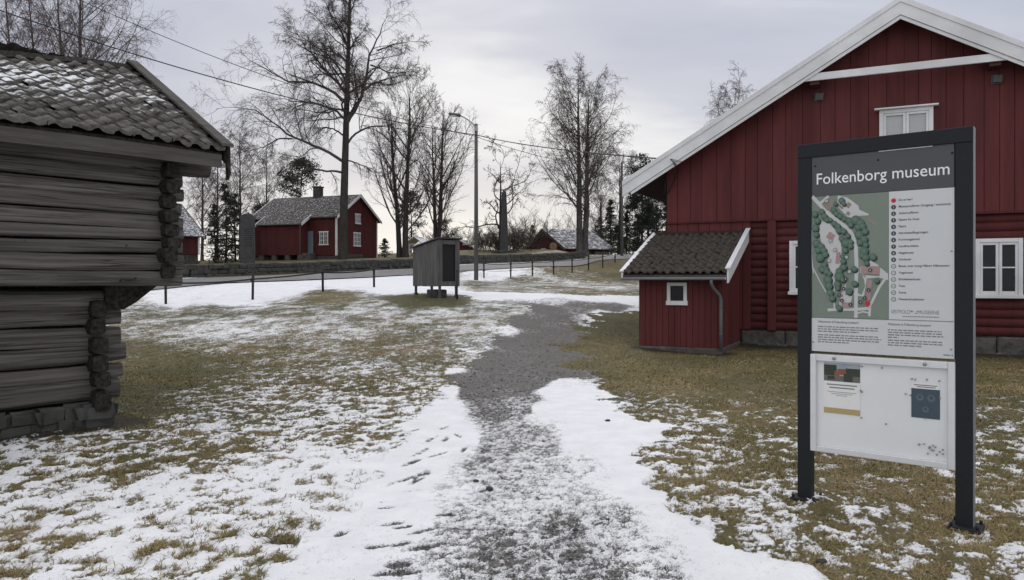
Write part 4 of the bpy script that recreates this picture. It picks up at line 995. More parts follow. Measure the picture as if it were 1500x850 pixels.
def loghouse():
    fr = LOGF; root = thing('log_storehouse', 'old dark grey log storehouse with jettied upper floor and snow dusted tile roof', 'log house', fr.world(0,0,0), fr.rot)
    rr = random.Random(12); WL = -5.2; D = 4.2
    # upper storey
    zb, n, h = 1.535, 9, .160; mb = MB(); zz = zb
    hs = [.178,.172,.14,.142,.16,.158,.16,.165,.17]
    for i, h in enumerate(hs):
        log(mb, WL, 0 + rr.uniform(-.03,.012) if i < 8 else .32, .09, zz, h*.985, .19, 100+i)
        log(mb, WL, 0.0, D-.09, zz, h*1.04, .19, 140+i, n=12)
        log(mb, -.12+rr.uniform(-.07,.03) if i else -.05, D+.12, -.205+rr.uniform(-.015,.015), zz+h*.5-.01 if i < 8 else zz, h*1.0, .165, 120+i, axis='y', n=14, mi=1) if i < 8 else None
        log(mb, -.1, D+.1, WL+.2, zz+h*.5, h, .165, 160+i, axis='y', n=8, mi=1)
        zz += h
    ztop = zz
    mb.build('upper_wall', [M['oldwood'], M['oldend']], root)
    # lower storey, set back
    xt = -.48; yl = .45; mb = MB(); zz = .27
    hs = [.235,.175,.20,.205,.20,.215]
    for i, h in enumerate(hs):
        log(mb, WL, xt+rr.uniform(-.04,.03), yl+.09, zz, h*.985, .20, 200+i)
        log(mb, WL, xt, D-.35, zz, h*1.04, .19, 240+i, n=12)
        log(mb, yl-.13+rr.uniform(-.05,.04), D-.2, xt-.29+rr.uniform(-.02,.02), zz-h*.45, h*1.0, .175, 220+i, axis='y', n=14, mi=1)
        log(mb, yl-.15, D-.2, WL+.3, zz-h*.4, h, .175, 260+i, axis='y', n=8, mi=1)
        zz += h
    mb.build('lower_wall', [M['oldwood'], M['oldend']], root)
    # floor beams carrying the overhang, the one at the corner cut to a bracket
    mb = MB()
    mb.box(WL, xt-.3, yl+.25, D-.3, 1.42, 1.53)
    pl = [(xt-.22, 1.27), (xt-.02, 1.27), (xt+.10, 1.34), (xt+.34, 1.53), (xt-.22, 1.53)]
    mb.prism(pl, yl-.07, yl+.18); mb.prism(pl, D-.5, D-.3)
    for x in (-4.6, -3.4, -2.2): mb.prism([(x, 1.40), (x+.17, 1.40), (x+.17, 1.54), (x, 1.54)], .03, yl+.2)
    mb.build('bracket', M['oldend'], root)
    mb = MB(); mb.box(WL+.1, -.2, .18, D-.2, 1.60, ztop-.05); mb.box(WL+.3, xt-.18, yl+.19, D-.45, .1, 1.57); mb.build('inner_lining', M['oldend'], root)
    # foundation of loose stones
    mb = MB()
    for k in range(60):
        x = WL + (xt-WL+.0)*(k % 20)/19.0 - .26 + rr.uniform(-.06,.06); y = (yl+.10, D-.4, 0)[k//20] if k < 40 else None
        if y is None: x, y = xt-.34, yl + (D-yl-.5)*((k-40)/19)
        w, d_, h = rr.uniform(.16,.30), rr.uniform(.13,.2), rr.uniform(.10,.17)
        for z in (-.14, .02, .14):
            bm = bmesh.new(); bmesh.ops.create_cube(bm, size=1)
            bmesh.ops.bevel(bm, geom=bm.edges[:], offset=.16, segments=2, affect='EDGES')
            for v in bm.verts: v.co += Vector((rr.uniform(-.07,.07), rr.uniform(-.07,.07), rr.uniform(-.07,.07)))
            mb.bm(bm, 0, Matrix.Translation((x+rr.uniform(-.05,.05), y+rr.uniform(-.05,.05), z+.02)) @ Matrix.Rotation(rr.uniform(-.3,.3), 4, 'Z') @ Matrix.Diagonal((w*1.5, d_*2, h*1.25, 1)))
    mb.build('stone_base', M['dkstone'], root)
    # roof
    ye, ze = -.3525, 3.06; yr, zr = 2.105, 4.43; pit = math.atan2(zr-ze, yr-ye); L = (yr-ye)/math.cos(pit); xr = .30
    def sag(x, t): return -.30*max(0, min(1, (-x)/3))*t*1.6 - .02*math.sin(x*1.7) - .03*t*math.sin(x*.9+1)
    mb = MB()
    dv = tiles(mb, WL-.3, xr-.03, L, pit, (ye-.03, ze-.005), 1, .205, .245, .050, .013, 9, 0, 6, sag)
    nfront = len(mb.v)
    tiles(mb, WL-.3, xr-.03, L, pit, (2*yr-ye+.03, ze-.005), -1, .205, .245, .050, .013, 10, 0, 5)
    o = mb.build('roof_tiles', M['logtile'], root)
    # dusting: more snow on the upper middle of the slope, hardly any at the eave
    co = np.array(mb.v); t = np.clip((co[:,1]-ye)/(yr-ye), 0, 2); x = co[:,0]
    dust = .16*np.exp(-((t-.62)/.22)**2)*np.clip((-x+.2)/1.2, .35, 1) - .14*np.clip((.34-t)/.2, 0, 1) - .16*np.clip((t-.86)/.1, 0, 1) + .07*(fbm(x*1.2+9, t*3, 2, 5)-.5)
    at = o.data.attributes.new('dust', 'FLOAT', 'POINT'); at.data.foreach_set('value', dust.astype(np.float32))
    mb = MB(); e = .06
    c = [(ye, ze-.02), (yr, zr-.02), (2*yr-ye, ze-.02), (2*yr-ye, ze-.08), (yr, zr-.09), (ye, ze-.08)]
    n_ = 12; xs = np.linspace(WL-.3, xr-.04, n_); vs = [(x, y, z+sag(x, 1-abs(y-yr)/(yr-ye))) for x in xs for y, z in c]
    fs = [(i*6+j, i*6+(j+1) % 6, (i+1)*6+(j+1) % 6, (i+1)*6+j) for i in range(n_-1) for j in range(6)] + [tuple(range(5,-1,-1)), tuple((n_-1)*6+j for j in range(6))]
    mb.add(vs, fs); mb.build('roof_boarding', M['oldend'], root)
    mb = MB(); vs = []   # ridge board with moss
    xs = np.linspace(WL-.3, xr-.05, 14)
    for x in xs:
        s_ = sag(x, 1); a = rr.uniform(-.012,.012)
        for y, z in ((-.13, -.035), (0, .055+a), (.13, -.035), (.12, -.06), (0, .02), (-.12, -.06)): vs.append((x, yr+y, zr+.035+z+s_))
    mb.add(vs, [(i*6+j, i*6+(j+1) % 6, (i+1)*6+(j+1) % 6, (i+1)*6+j) for i in range(13) for j in range(6)] + [tuple(range(5,-1,-1)), tuple(13*6+j for j in range(6))]); mb.build('ridge_cap', M['oldend'], root)
    mb = MB(); n_ = 12; xs = np.linspace(WL-.3, xr-.04, n_); vs = []   # eave board
    for x in xs:
        b_ = sag(x, 0)
        for y, z in ((ye-.01, -.19), (ye+.03, -.19), (ye+.03, -.045), (ye-.01, -.045)): vs.append((x, y, ze+z+b_*.5))
    mb.add(vs, [(i*4+j, i*4+(j+1) % 4, (i+1)*4+(j+1) % 4, (i+1)*4+j) for i in range(n_-1) for j in range(4)] + [(3,2,1,0), tuple((n_-1)*4+j for j in range(4))]); mb.build('eave_board', M['barge'], root)
    for sgn in (1, -1):
        Y = lambda s: ye-.06 + s if sgn > 0 else 2*yr-ye+.06-s
        mb = MB(); zz_ = lambda s: ze-.04 + s*math.tan(pit)
        Lh = yr-ye+.06
        c = [(Y(0), zz_(0)+.10), (Y(Lh), zz_(Lh)+.10), (Y(Lh), zz_(Lh)-.14), (Y(.05), zz_(.05)-.13), (Y(.03), zz_(0)-.29), (Y(-.015), zz_(0)-.22)]
        vs = [(xr, y, z) for y, z in c] + [(xr+.035, y, z) for y, z in c]; k = 6
        mb.add(vs, [tuple(range(k)), tuple(range(2*k-1, k-1, -1))] + [(i, i+k, (i+1) % k+k, (i+1) % k) for i in range(k)])
        mb.build('bargeboard', M['oldend'], root)
        mb = MB(); c = [(Y(-.05), zz_(-.05)+.135), (Y(Lh), zz_(Lh)+.135), (Y(Lh), zz_(Lh)+.105), (Y(-.05), zz_(-.05)+.105)]
        vs = [(xr-.085, y, z) for y, z in c] + [(xr+.05, y, z) for y, z in c]
        mb.add(vs, [(0,1,2,3),(7,6,5,4),(0,4,5,1),(1,5,6,2),(2,6,7,3),(3,7,4,0)]); mb.build('verge_board', M['barge'], root)
    # gable infill on the far end so light does not pass through the loft
    mb = MB(); mb.prism([(0, ztop-.05)], 0, 0) if False else None
    pl = [(ye+.3, ztop-.1), (2*yr-ye-.3, ztop-.1), (yr, zr-.12)]
    for x in (-.16, WL+.2):
        vs = [(x, y, z) for y, z in pl] + [(x+.06, y, z) for y, z in pl]; mb.add(vs, [(0,1,2),(5,4,3),(0,3,4,1),(1,4,5,2),(2,5,3,0)])
    mb.build('gable_boarding', M['oldwood'], root)
    # small hook left in the bottom log
    x, z = fr.loc(184, 412, -.02); mb = MB(); mb.tube([(x-.05, 0, z), (x-.05, -.03, z+.02), (x+.02, -.035, z+.012), (x+.10, -.03, z+.02), (x+.11, -.01, z+.035)], .008, 6); mb.build('iron_hook', M['wire'], root)
loghouse()
# ------------------------------------------------------------------ generic gabled house (ridge along x)
def gable_house(name, label, cat, fr, W_, D, ze, zr, zw0, redm, roofm, over=.3, verge=.3, corner=True, boards=.16, found=None, barge_w=.22, bargem=None, end_stones=None):
    """ze = eave line, zr = ridge, zw0 = bottom of the boarding, all above the frame origin"""
    root = thing(name, label, cat, fr.world(0,0,0), fr.rot); m = (zr-ze)/(D/2+over); zt = lambda y: zr - abs(y-D/2)*m
    mb = MB(); n = max(1, int(W_/boards)); bw = W_/n; rr = random.Random(len(label))
    for i in range(n):
        for y0, y1 in ((-.02-rr.uniform(0,.012), .05), (D-.05, D+.02+rr.uniform(0,.012))): mb.box(i*bw+.006, (i+1)*bw-.006, y0, y1, zw0, zt(0)-.06)
    n = max(2, int(D/boards)); bw = D/n
    for i in range(n):
        a, b_ = i*bw+.006, (i+1)*bw-.006
        for x0, x1 in ((-.02-rr.uniform(0,.012), .05), (W_-.05, W_+.02+rr.uniform(0,.012))):
            vs = [(x0,a,zw0),(x1,a,zw0),(x1,b_,zw0),(x0,b_,zw0),(x0,a,zt(a)-.06),(x1,a,zt(a)-.06),(x1,b_,zt(b_)-.06),(x0,b_,zt(b_)-.06)]
            mb.add(vs, [(0,3,2,1),(4,5,6,7),(0,1,5,4),(1,2,6,5),(2,3,7,6),(3,0,4,7)])
    mb.box(.0, W_, .0, .06, zw0, zt(0)-.07); mb.box(.001, .05, .07, D-.07, zw0, ze+.05); mb.box(W_-.05, W_-.001, .07, D-.07, zw0, ze+.05); mb.box(0, W_, D-.06, D, zw0, zt(0)-.07)
    for x in (.01, W_-.04):
        vs = [(x,.07,ze),(x,D-.07,ze),(x,D/2,zr-.12),(x+.03,.07,ze),(x+.03,D-.07,ze),(x+.03,D/2,zr-.12)]; mb.add(vs, [(0,2,1),(3,4,5),(0,1,4,3),(1,2,5,4),(2,0,3,5)])
    mb.build('wall', redm, root)
    if found: mb = MB(); mb.bbox(.03, W_-.03, .03, D-.03, -1.2, zw0, .04); mb.build('foundation', found, root)
    mb = MB(); x0, x1 = -verge, W_+verge
    c = [(-over, ze), (D/2, zr), (D+over, ze), (D+over, ze-.09), (D/2, zr-.10), (-over, ze-.09)]
    vs = [(x0, y, z) for y, z in c] + [(x1, y, z) for y, z in c]; mb.add(vs, [(i, (i+1) % 6, (i+1) % 6+6, i+6) for i in range(6)] + [(5,4,1,0),(4,3,2,1),(6,7,10,11),(7,8,9,10)])
    roof = mb.build('roof', roofm, root)
    for xa in (x0-.04, x1-.005):
        mb = MB(); c = [(-over-.03, ze+.03), (D/2, zr+.05), (D+over+.03, ze+.03), (D+over+.03, ze-barge_w+.03), (D/2, zr-barge_w), (-over-.03, ze-barge_w+.03)]
        vs = [(xa, y, z) for y, z in c] + [(xa+.045, y, z) for y, z in c]
        mb.add(vs, [(i, i+6, (i+1) % 6+6, (i+1) % 6) for i in range(6)] + [(0,1,4,5),(1,2,3,4),(11,10,7,6),(10,9,8,7)]); mb.build('bargeboard', bargem or M['white'], root)
    if corner:
        for x in (-.035, W_-.10):
            for y in (-.045, D-.09): mb = MB(); mb.box(x, x+.135, y, y+.135, zw0-.02, zt(0)-.08); mb.build('corner_board', M['white'], root)
    return root, zt, roof
def small_window(root, fr_axis, a0, a1, z0, z1, at_, out, cols=2, rows=3):
    """white framed window; fr_axis 'x' = in the front wall (plane y=at_), 'y' = in the end wall (plane x=at_)"""
    mb = MB(); w = .075
    T = (lambda a, d, z: (a, at_+out*d, z)) if fr_axis == 'x' else (lambda a, d, z: (at_+out*d, a, z))
    def bx(mb, a, b_, d0, d1, z, zz):
        vs = [T(p, d, q) for q in (z, zz) for d in (d0, d1) for p in (a, b_)]
        mb.add(vs, [(0,2,3,1),(4,5,7,6),(0,1,5,4),(2,6,7,3),(0,4,6,2),(1,3,7,5)])
    bx(mb, a0, a0+w, .02, .07, z0, z1); bx(mb, a1-w, a1, .02, .07, z0, z1); bx(mb, a0-.05, a1+.05, .02, .09, z1-w*.6, z1+w*.7); bx(mb, a0-.06, a1+.06, .02, .10, z0-w, z0+w*.4)
    am = (a0+a1)/2; bx(mb, am-.045, am+.045, .02, .066, z0, z1)
    for k in range(1, rows):
        z = z0+(z1-z0)*k/rows; bx(mb, a0, a1, .02, .055, z-.018, z+.018)
    for q in ((a0+am)/2, (a1+am)/2): bx(mb, q-.014, q+.014, .02, .054, z0, z1)
    wn = mb.build('window', M['white'], root)
    mb = MB(); bx(mb, a0+.02, a1-.02, .01, .035, z0+.02, z1-.02); mb.build('pane', M['pale_glass'], wn)
M['pale_glass'] = mat('old_window_glass', (.10,.11,.12), (.05,.055,.06), 3, .15, bstr=0, spec=.6)

# ------------------------------------------------------------------ red farmhouse beyond the road
def farmhouse():
    K = P(493, 379, 62); u = (.93, -.36); W_, D = 8.4, 6.27
    fr = Frame(K.x - W_*u[0]/math.hypot(*u), K.y - W_*u[1]/math.hypot(*u), *u, z=3.30)
    ze = fr.loc(491, 317, -.3)[1]; zr = fr.loc(527, 285, D/2)[1]; zw = fr.loc(491, 374, 0)[1]
    root, zt, roof = gable_house('farmhouse', 'red farmhouse with a pale blue door and a chimney beyond the stone wall', 'house', fr, W_, D, ze, zr, zw, M['red2'], M['houseroof'], corner=True, found=M['dkstone'])
    m = (zr-ze)/(D/2+.3)
    # lower front extension under the same roof slope
    a = 1.0; xa, xb = fr.loc(381, 350, -a)[0], fr.loc(441, 350, -a)[0]; z2 = ze - m*(a-.02)
    mb = MB(); n = 22; bw = (xb-xa)/n; rr = random.Random(1)
    for i in range(n): mb.box(xa+i*bw+.005, xa+(i+1)*bw-.005, -a-rr.uniform(.02,.035), -a+.05, zw+.02, z2+.14)
    for x in (xa, xb-.06):
        vs = [(x,-a+.05,zw+.02),(x+.06,-a+.05,zw+.02),(x+.06,-.03,zw+.02),(x,-.03,zw+.02),(x,-a+.05,z2+.12),(x+.06,-a+.05,z2+.12),(x+.06,-.03,ze+.1),(x,-.03,ze+.1)]
        mb.add(vs, [(0,3,2,1),(4,5,6,7),(0,1,5,4),(1,2,6,5),(2,3,7,6),(3,0,4,7)])
    mb.build('front_extension', M['red2'], root)
    mb = MB(); yl = -a-.25; zl = ze - m*(a-.05); q = .03
    c = [(yl, zl+q), (-.25, ze+m*.05+q), (-.25, ze+m*.05-.05+q), (yl, zl-.06+q)]
    vs = [(xa-.25, y, z) for y, z in c] + [(xb+.25, y, z) for y, z in c]; mb.add(vs, [(0,1,2,3),(7,6,5,4),(0,4,5,1),(1,5,6,2),(2,6,7,3),(3,7,4,0)]); mb.build('extension_roof', M['houseroof'], root)
    for x in (xa-.29, xb+.25):
        mb = MB(); c = [(yl-.03, zl+.09), (-.02, ze+m*.28+.09), (-.02, ze+m*.28-.16), (yl-.03, zl-.16)]
        vs = [(x, y, z) for y, z in c] + [(x+.05, y, z) for y, z in c]; mb.add(vs, [(0,1,2,3),(7,6,5,4),(0,4,5,1),(1,5,6,2),(2,6,7,3),(3,7,4,0)]); mb.build('extension_bargeboard', M['white'], root)
    mb = MB()
    mb.tube([(xa-.2, yl-.04, zl-.02), (xb+.2, yl-.04, zl-.05)], .06, 6); mb.tube([(xb+.1, yl-.02, zl-.05), (xb-.02, -a-.10, zl-.35), (xb-.02, -a-.10, -.1)], .05, 6); mb.build('gutter', M['pole'], root)
    for t in (.02, .33, .66, .97): x = xa+(xb-xa)*t; mb = MB(); mb.bbox(x-.22, x+.22, -a-.02, -a+.4, -.6, zw+.03, .04); mb.build('stone_pier', M['stone'], root)
    (x0, z1), (x1, z0) = fr.loc(447, 339, -.05), fr.loc(458.5, 371, -.05)
    mb = MB(); mb.bbox(x0, x1, -.09, .0, z0, z1, .01)
    for k in range(1, 5): x = x0+(x1-x0)*k/5; mb.box(x-.01, x+.01, -.094, -.085, z0+.05, z1-.05)
    d = mb.build('door', M['bluedoor'], root); mb = MB(); mb.tube([(x0+.12, -.15, z0+.95), (x0+.12, -.08, z0+.95)], .03, 6); mb.build('handle', M['wire'], d)
    mb = MB(); mb.bbox(x0-.2, x1+.3, -.9, -.1, -.5, z0-.02, .05); mb.build('door_step', M['stone'], root)
    (x0, z1), (x1, _), (_, z0) = fr.loc(468, 340, -.05), fr.loc(480.5, 340, -.05), fr.loc(475, 358, -.05); small_window(root, 'x', x0, x1, z0, z1, 0, -1)
    # end wall windows: solve along the end wall (plane x = W_)
    def end(px, py):
        E = Frame(*fr.world(W_, 0)[:2], *fr.v, z=fr.o[2]); return E.loc(px, py, 0)
    (a0, z1), (a1, _), (_, z0) = end(517.5, 341), end(527, 341), end(522, 360); small_window(root, 'y', a0, a1, z0, z1, W_, 1)
    (a0, z1), (a1, _), (_, z0) = end(520, 313.5), end(527, 313.5), end(522, 327); small_window(root, 'y', a0, a1, z0, z1, W_, 1, rows=2)
    x, z = fr.loc(466, 283, D/2); mb = MB(); mb.bbox(x-.34, x+.34, D/2-.30, D/2+.30, zr-.35, fr.loc(466, 275, D/2)[1], .03); mb.bbox(x-.40, x+.40, D/2-.36, D/2+.36, fr.loc(466, 275.5, D/2)[1], fr.loc(466, 273.5, D/2)[1], .03); mb.build('chimney', M['dkstone'], roof)
    # a few firewood logs / boards by the corner
    o = thing('board_pile', 'low pile of pale boards on the ground by the right corner of the red farmhouse', 'wood pile', fr.world(W_+.7, 1.6, .12), fr.rot); rr = random.Random(6)
    mb = MB()
    for k in range(7): mb.bbox(-.2+rr.uniform(-.05,.05), .05+rr.uniform(0,.1), -1.1+rr.uniform(-.1,.2), 1.1, -.1+k*.06, -.05+k*.06, .008)
    mb.build('boards', M['barge'], o)
farmhouse()
def house_left():
    K = P(291.5, 388, 56); u = (.55, .84); l = math.hypot(*u); W_, D = 9., 5.4
    fr = Frame(K.x-W_*u[0]/l, K.y-W_*u[1]/l, *u, z=K.z-.3)
    ze = fr.loc(291, 346, -.35)[1]; zr = ze+2.5; zw = fr.loc(288, 373, 0)[1]
    gable_house('red_cottage', 'red cottage with a snow speckled tile roof half hidden behind the log storehouse', 'house', fr, W_, D, ze, zr, zw, M['red2'], M['houseroof2'], verge=.35, found=M['dkstone'], bargem=M['barge'])
house_left()
def far_barn():
    K = P(829, 371, 88); u = (.9, .436); fr = Frame(K.x, K.y, *u, z=g(K.x, K.y)); W_, D = 6.0, 10.
    ze = fr.loc(833, 364, -.3)[1]; zr = fr.loc(796, 335.5, D/2)[1]
    root, zt, roof = gable_house('far_barn', 'low dark red barn with a wide pale grey roof beyond the stone wall', 'barn', fr, W_, D, ze, zr, .05, M['red2'], M['greyroof'], over=.6, verge=.5, corner=False, found=M['stone'], barge_w=.3, bargem=M['barge'])
    E = Frame(*fr.world(0, D)[:2], -fr.v[0], -fr.v[1], z=fr.o[2]); (a0, z1), (a1, z0) = E.loc(793, 365), E.loc(800, 368.5)
    small_window(root, 'y', D-a0, D-a1, z0, z1, 0, -1, rows=2)
    mb = MB(); mb.bbox(3.6, 5.6, -.6, -.05, -.8, ze-.35, .06); mb.build('stone_pier', M['stone'], root)
    o = P(810.5, 363, 84); mb = MB(); bm = bmesh.new(); bmesh.ops.create_cone(bm, cap_ends=True, segments=28, radius1=.42, radius2=.42, depth=.16)
    bmesh.ops.bevel(bm, geom=[e for e in bm.edges if len(e.link_faces) == 2 and e.calc_face_angle() > 1], offset=.03, segments=2, affect='EDGES')
    mb.bm(bm, 0, Matrix.Rotation(R(82), 4, 'X')); mb.tube([(0, -.15, .02), (0, .15, -.02)], .06, 10, 1)
    r = mb.build('millstone', [M['disc'], M['mesh_dark']]); gz = g(o.x, o.y); r.location = (o.x, o.y, gz+.40); tag(r, 'round tan millstone standing in front of the far red barn gable', 'millstone')
far_barn()
def shed_far():
    p = P(664, 372, 95); fr = Frame(p.x+0, p.y+9, 0, -1, z=g(p.x, p.y)-.2)   # ridge runs towards the viewer
    # frame x points towards the camera, y to the right
    W_, D = 9.0, 4.2; fr = Frame(p.x-D/2, p.y+W_, .05, -1, z=fr.o[2]); s = 1110/95
    ze = EYE+(HY-364)/F*95-fr.o[2]; zr = EYE+(HY-347.5)/F*95-fr.o[2]
    root, zt, roof = gable_house('red_outbuilding', 'small red outbuilding with pale gable boards seen between the kiosk and the lamp post', 'outbuilding', fr, W_, D, ze, zr, .1, M['red2'], M['greyroof'], over=.4, verge=.3, corner=False, found=M['stone'], barge_w=.28)
    small_window(root, 'y', D/2+.75, D/2+1.35, 1.0, 1.5, W_, 1, rows=1)
shed_far()
def greenhouse():
    p = P(606, 378, 78); root = thing('glass_pavilion', 'pale framed glass pavilion with a pitched glass roof behind the trees left of the kiosk', 'greenhouse', (p.x, p.y, g(p.x, p.y)), -.15)
    w, d = 1.0, 3.4; ze = 1.15; zr = 1.95; mb = MB()
    for y in (0, d/2, d):
        for x in (-w, w): mb.box(x-.05, x+.05, y-.05, y+.05, 0, ze)
        for sg in (-1, 1): mb.tube([(sg*(w+.15), y, ze-.05), (0, y, zr)], .05, 4, smooth=False)
    for x in (-.4, .4): mb.box(x-.03, x+.03, -.03, .03, 0, ze)
    for x in (-w, w): mb.box(x-.04, x+.04, 0, d, ze-.05, ze+.05)
    mb.box(-.04, .04, 0, d, zr-.03, zr+.06); mb.box(-w, w, -.04, .04, .55, .65); mb.box(-w, w, -.04, .04, ze-.04, ze+.04)
    mb.build('frame', M['alu'], root)
    mb = MB()
    for sg in (-1, 1):
        vs = [(sg*(w+.1), 0, ze), (sg*(w+.1), d, ze), (0, d, zr-.02), (0, 0, zr-.02)]; vs += [(a, b_, c-.02) for a, b_, c in vs]; mb.add(vs, [(0,1,2,3),(7,6,5,4),(0,4,5,1),(1,5,6,2),(2,6,7,3),(3,7,4,0)])
    mb.build('roof_pane', M['glassroof'], root)
M['glassroof'] = mat('frosted_roof_glass', (.52,.54,.57), (.44,.46,.49), 2, .3, bstr=0, spec=.5)
greenhouse()

# ------------------------------------------------------------------ grey plank kiosk on legs
def kiosk():
    Y0 = 25.0; c = P(643, 430, Y0); u = (.84, .54); l = math.hypot(*u); u = (u[0]/l, u[1]/l)
    fr = Frame(c.x, c.y, *u, z=g(c.x, c.y)); v = fr.v
    Wd = fr.loc(671.5, 400)[0]; Lf = Frame(c.x, c.y, *v, z=fr.o[2]); Dp = abs(Lf.loc(606, 400)[0])
    root = thing('plank_kiosk', 'grey weathered plank kiosk on legs with a dark open front on the lawn', 'kiosk', fr.world(0,0,0), fr.rot)
    zb = fr.loc(643, 419.5)[1]; zt = fr.loc(643, 351)[1]; zt2 = Lf.loc(606, 364.5)[1]; rr = random.Random(9)
    top = lambda y: zt + (zt2-zt)*y/Dp
    for side, x in ((0, 0.), (1, Wd)):
        mb = MB(); y = .0
        while y < Dp-.01:
            w = min(rr.uniform(.11,.15), Dp-y); a, b_ = (x-.03-rr.uniform(0,.008), x) if side == 0 else (x, x+.03)
            z0 = zb-rr.uniform(0,.015); vs = [(a,y+.003,z0),(b_,y+.003,z0),(b_,y+w-.003,z0),(a,y+w-.003,z0),(a,y+.003,top(y)),(b_,y+.003,top(y)),(b_,y+w-.003,top(y+w)),(a,y+w-.003,top(y+w))]
            mb.add(vs, [(0,3,2,1),(4,5,6,7),(0,1,5,4),(1,2,6,5),(2,3,7,6),(3,0,4,7)]); y += w
        mb.box(x-.008, x+.008, 0, Dp, zb, min(top(0), top(Dp))); mb.build('side_wall', M['plank'], root)
    mb = MB(); n = 8
    for k in range(n): mb.box(Wd*k/n+.003, Wd*(k+1)/n-.003, Dp-.03, Dp, zb, top(Dp))
    mb.build('back_wall', M['plank'], root)
    (x0, z1), (x1, z0) = fr.loc(647.5, 358), fr.loc(666.5, 412.5)
    mb = MB(); mb.bbox(-.03, x0, -.035, .0, zb, zt, .004); mb.bbox(x1, Wd+.03, -.035, .0, zb, zt, .004); mb.bbox(x0, x1, -.03, .0, z1, zt-.01, .004); mb.bbox(x0, x1, -.03, .0, zb, z0, .004)
    mb.build('front_frame', M['plank'], root)
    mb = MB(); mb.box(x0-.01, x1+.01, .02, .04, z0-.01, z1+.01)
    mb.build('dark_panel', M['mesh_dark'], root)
    mb = MB(); mb.box(0, Wd, .0, Dp, zb+.01, zb+.05); mb.build('floor', M['plank'], root)
    mb = MB()
    c_ = [(-.10, top(-.10)+.02), (Dp+.14, top(Dp+.14)+.02), (Dp+.14, top(Dp+.14)+.06), (-.10, top(-.10)+.06)]
    vs = [(-.10, y, z) for y, z in c_] + [(Wd+.12, y, z) for y, z in c_]; mb.add(vs, [(0,1,2,3),(7,6,5,4),(0,4,5,1),(1,5,6,2),(2,6,7,3),(3,7,4,0)]); mb.build('roof', M['slate'], root)
    for x in (.02, Wd-.09):
        for y in (.02, Dp-.10):
            mb = MB(); wp = fr.world(x, y); zz = g(wp.x, wp.y)-fr.o[2]
            mb.bbox(x, x+.075, y, y+.075, zz-.05, zb+.02, .005); lg = mb.build('leg', M['plank'], root)
            mb = MB(); mb.bbox(x-.03, x+.105, y-.03, y+.105, zz-.1, zz+.07, .02); mb.build('foot_block', M['stone'], lg)
    p = fr.world(.12, .38); o = thing('stone_trough', 'dark stone block lying on the ground under the kiosk', 'stone block', (p.x, p.y, g(p.x, p.y)), fr.rot)
    mb = MB(); bm = bmesh.new(); bmesh.ops.create_cube(bm, size=1); bmesh.ops.bevel(bm, geom=bm.edges[:], offset=.08, segments=2, affect='EDGES')
    for q in bm.verts: q.co += Vector((rr.uniform(-.03,.03), rr.uniform(-.03,.03), rr.uniform(-.03,.03)))
    mb.bm(bm, 0, Matrix.Translation((0, 0, .12)) @ Matrix.Diagonal((.58, .4, .30, 1))); mb.build('block', M['dkstone'], o)
    p = gp(669.5, 439); mb = MB(); h = 42/1110*p[1]
    mb.tube([(0,0,-.1),(0,0,h)], .028, 8); mb.tube([(0,0,h-.01),(0,0,h+.02)], .036, 8); o = mb.build('marker_post', M['fence']); o.location = p; tag(o, 'thin dark metal post standing alone beside the kiosk front', 'post')
kiosk()

# ------------------------------------------------------------------ fences along the road
def fence(name, label, posts, h, rails, r, start=None):
    pts = []
    for px, py, Y in posts:
        p = P(px, py, Y); pts.append(Vector((p.x, p.y, g(p.x, p.y))))
    root = thing(name, label, 'fence', pts[0]); o = pts[0]
    for i, p in enumerate(pts):
        q = p-o; mb = MB(); tl = random.Random(i).uniform(-.02, .02)
        mb.tube([q+Vector((0,0,-.2)), q+Vector((tl,0,h))], .045, 8); mb.tube([q+Vector((tl,0,h)), q+Vector((tl,0,h+.03))], [.05,.03], 8)
        for rz in rails: mb.tube([q+Vector((-.07,-.02,rz-.03)), q+Vector((.07,-.02,rz+.03))], .05, 6)
        mb.build('post', M['fence'], root)
    for rz, rad in zip(rails, r):
        for i in range(len(pts)-1):
            a, b_ = pts[i]-o+Vector((0,-.06,rz)), pts[i+1]-o+Vector((0,-.06,rz)); n = 6; mb = MB()
            sg = .06*(1 if i % 2 else .4)
            mb.tube([a.lerp(b_, t/n) + Vector((0,0,-sg*4*(t/n)*(1-t/n))) for t in range(n+1)], rad, 6); mb.build('rail', M['fence'], root)
fence('rail_fence', 'dark metal rail fence on the left along the road in front of the red farmhouse', [(120,452,24),(243,446,25.5),(370,440,26.5),(473,427,28.4),(548,421,30.5)], 1.08, [.72], [.032])
fence('post_fence', 'row of slim dark posts with thin rails right of the lamp post', [(664,412,42.5),(709,408,45),(748,407.5,46),(780,404.5,47.5),(811,402,49.5),(838,400,51.5),(862,396,55),(883,393,59),(901,391.5,62)], 1.08, [.86,.45], [.020,.010])

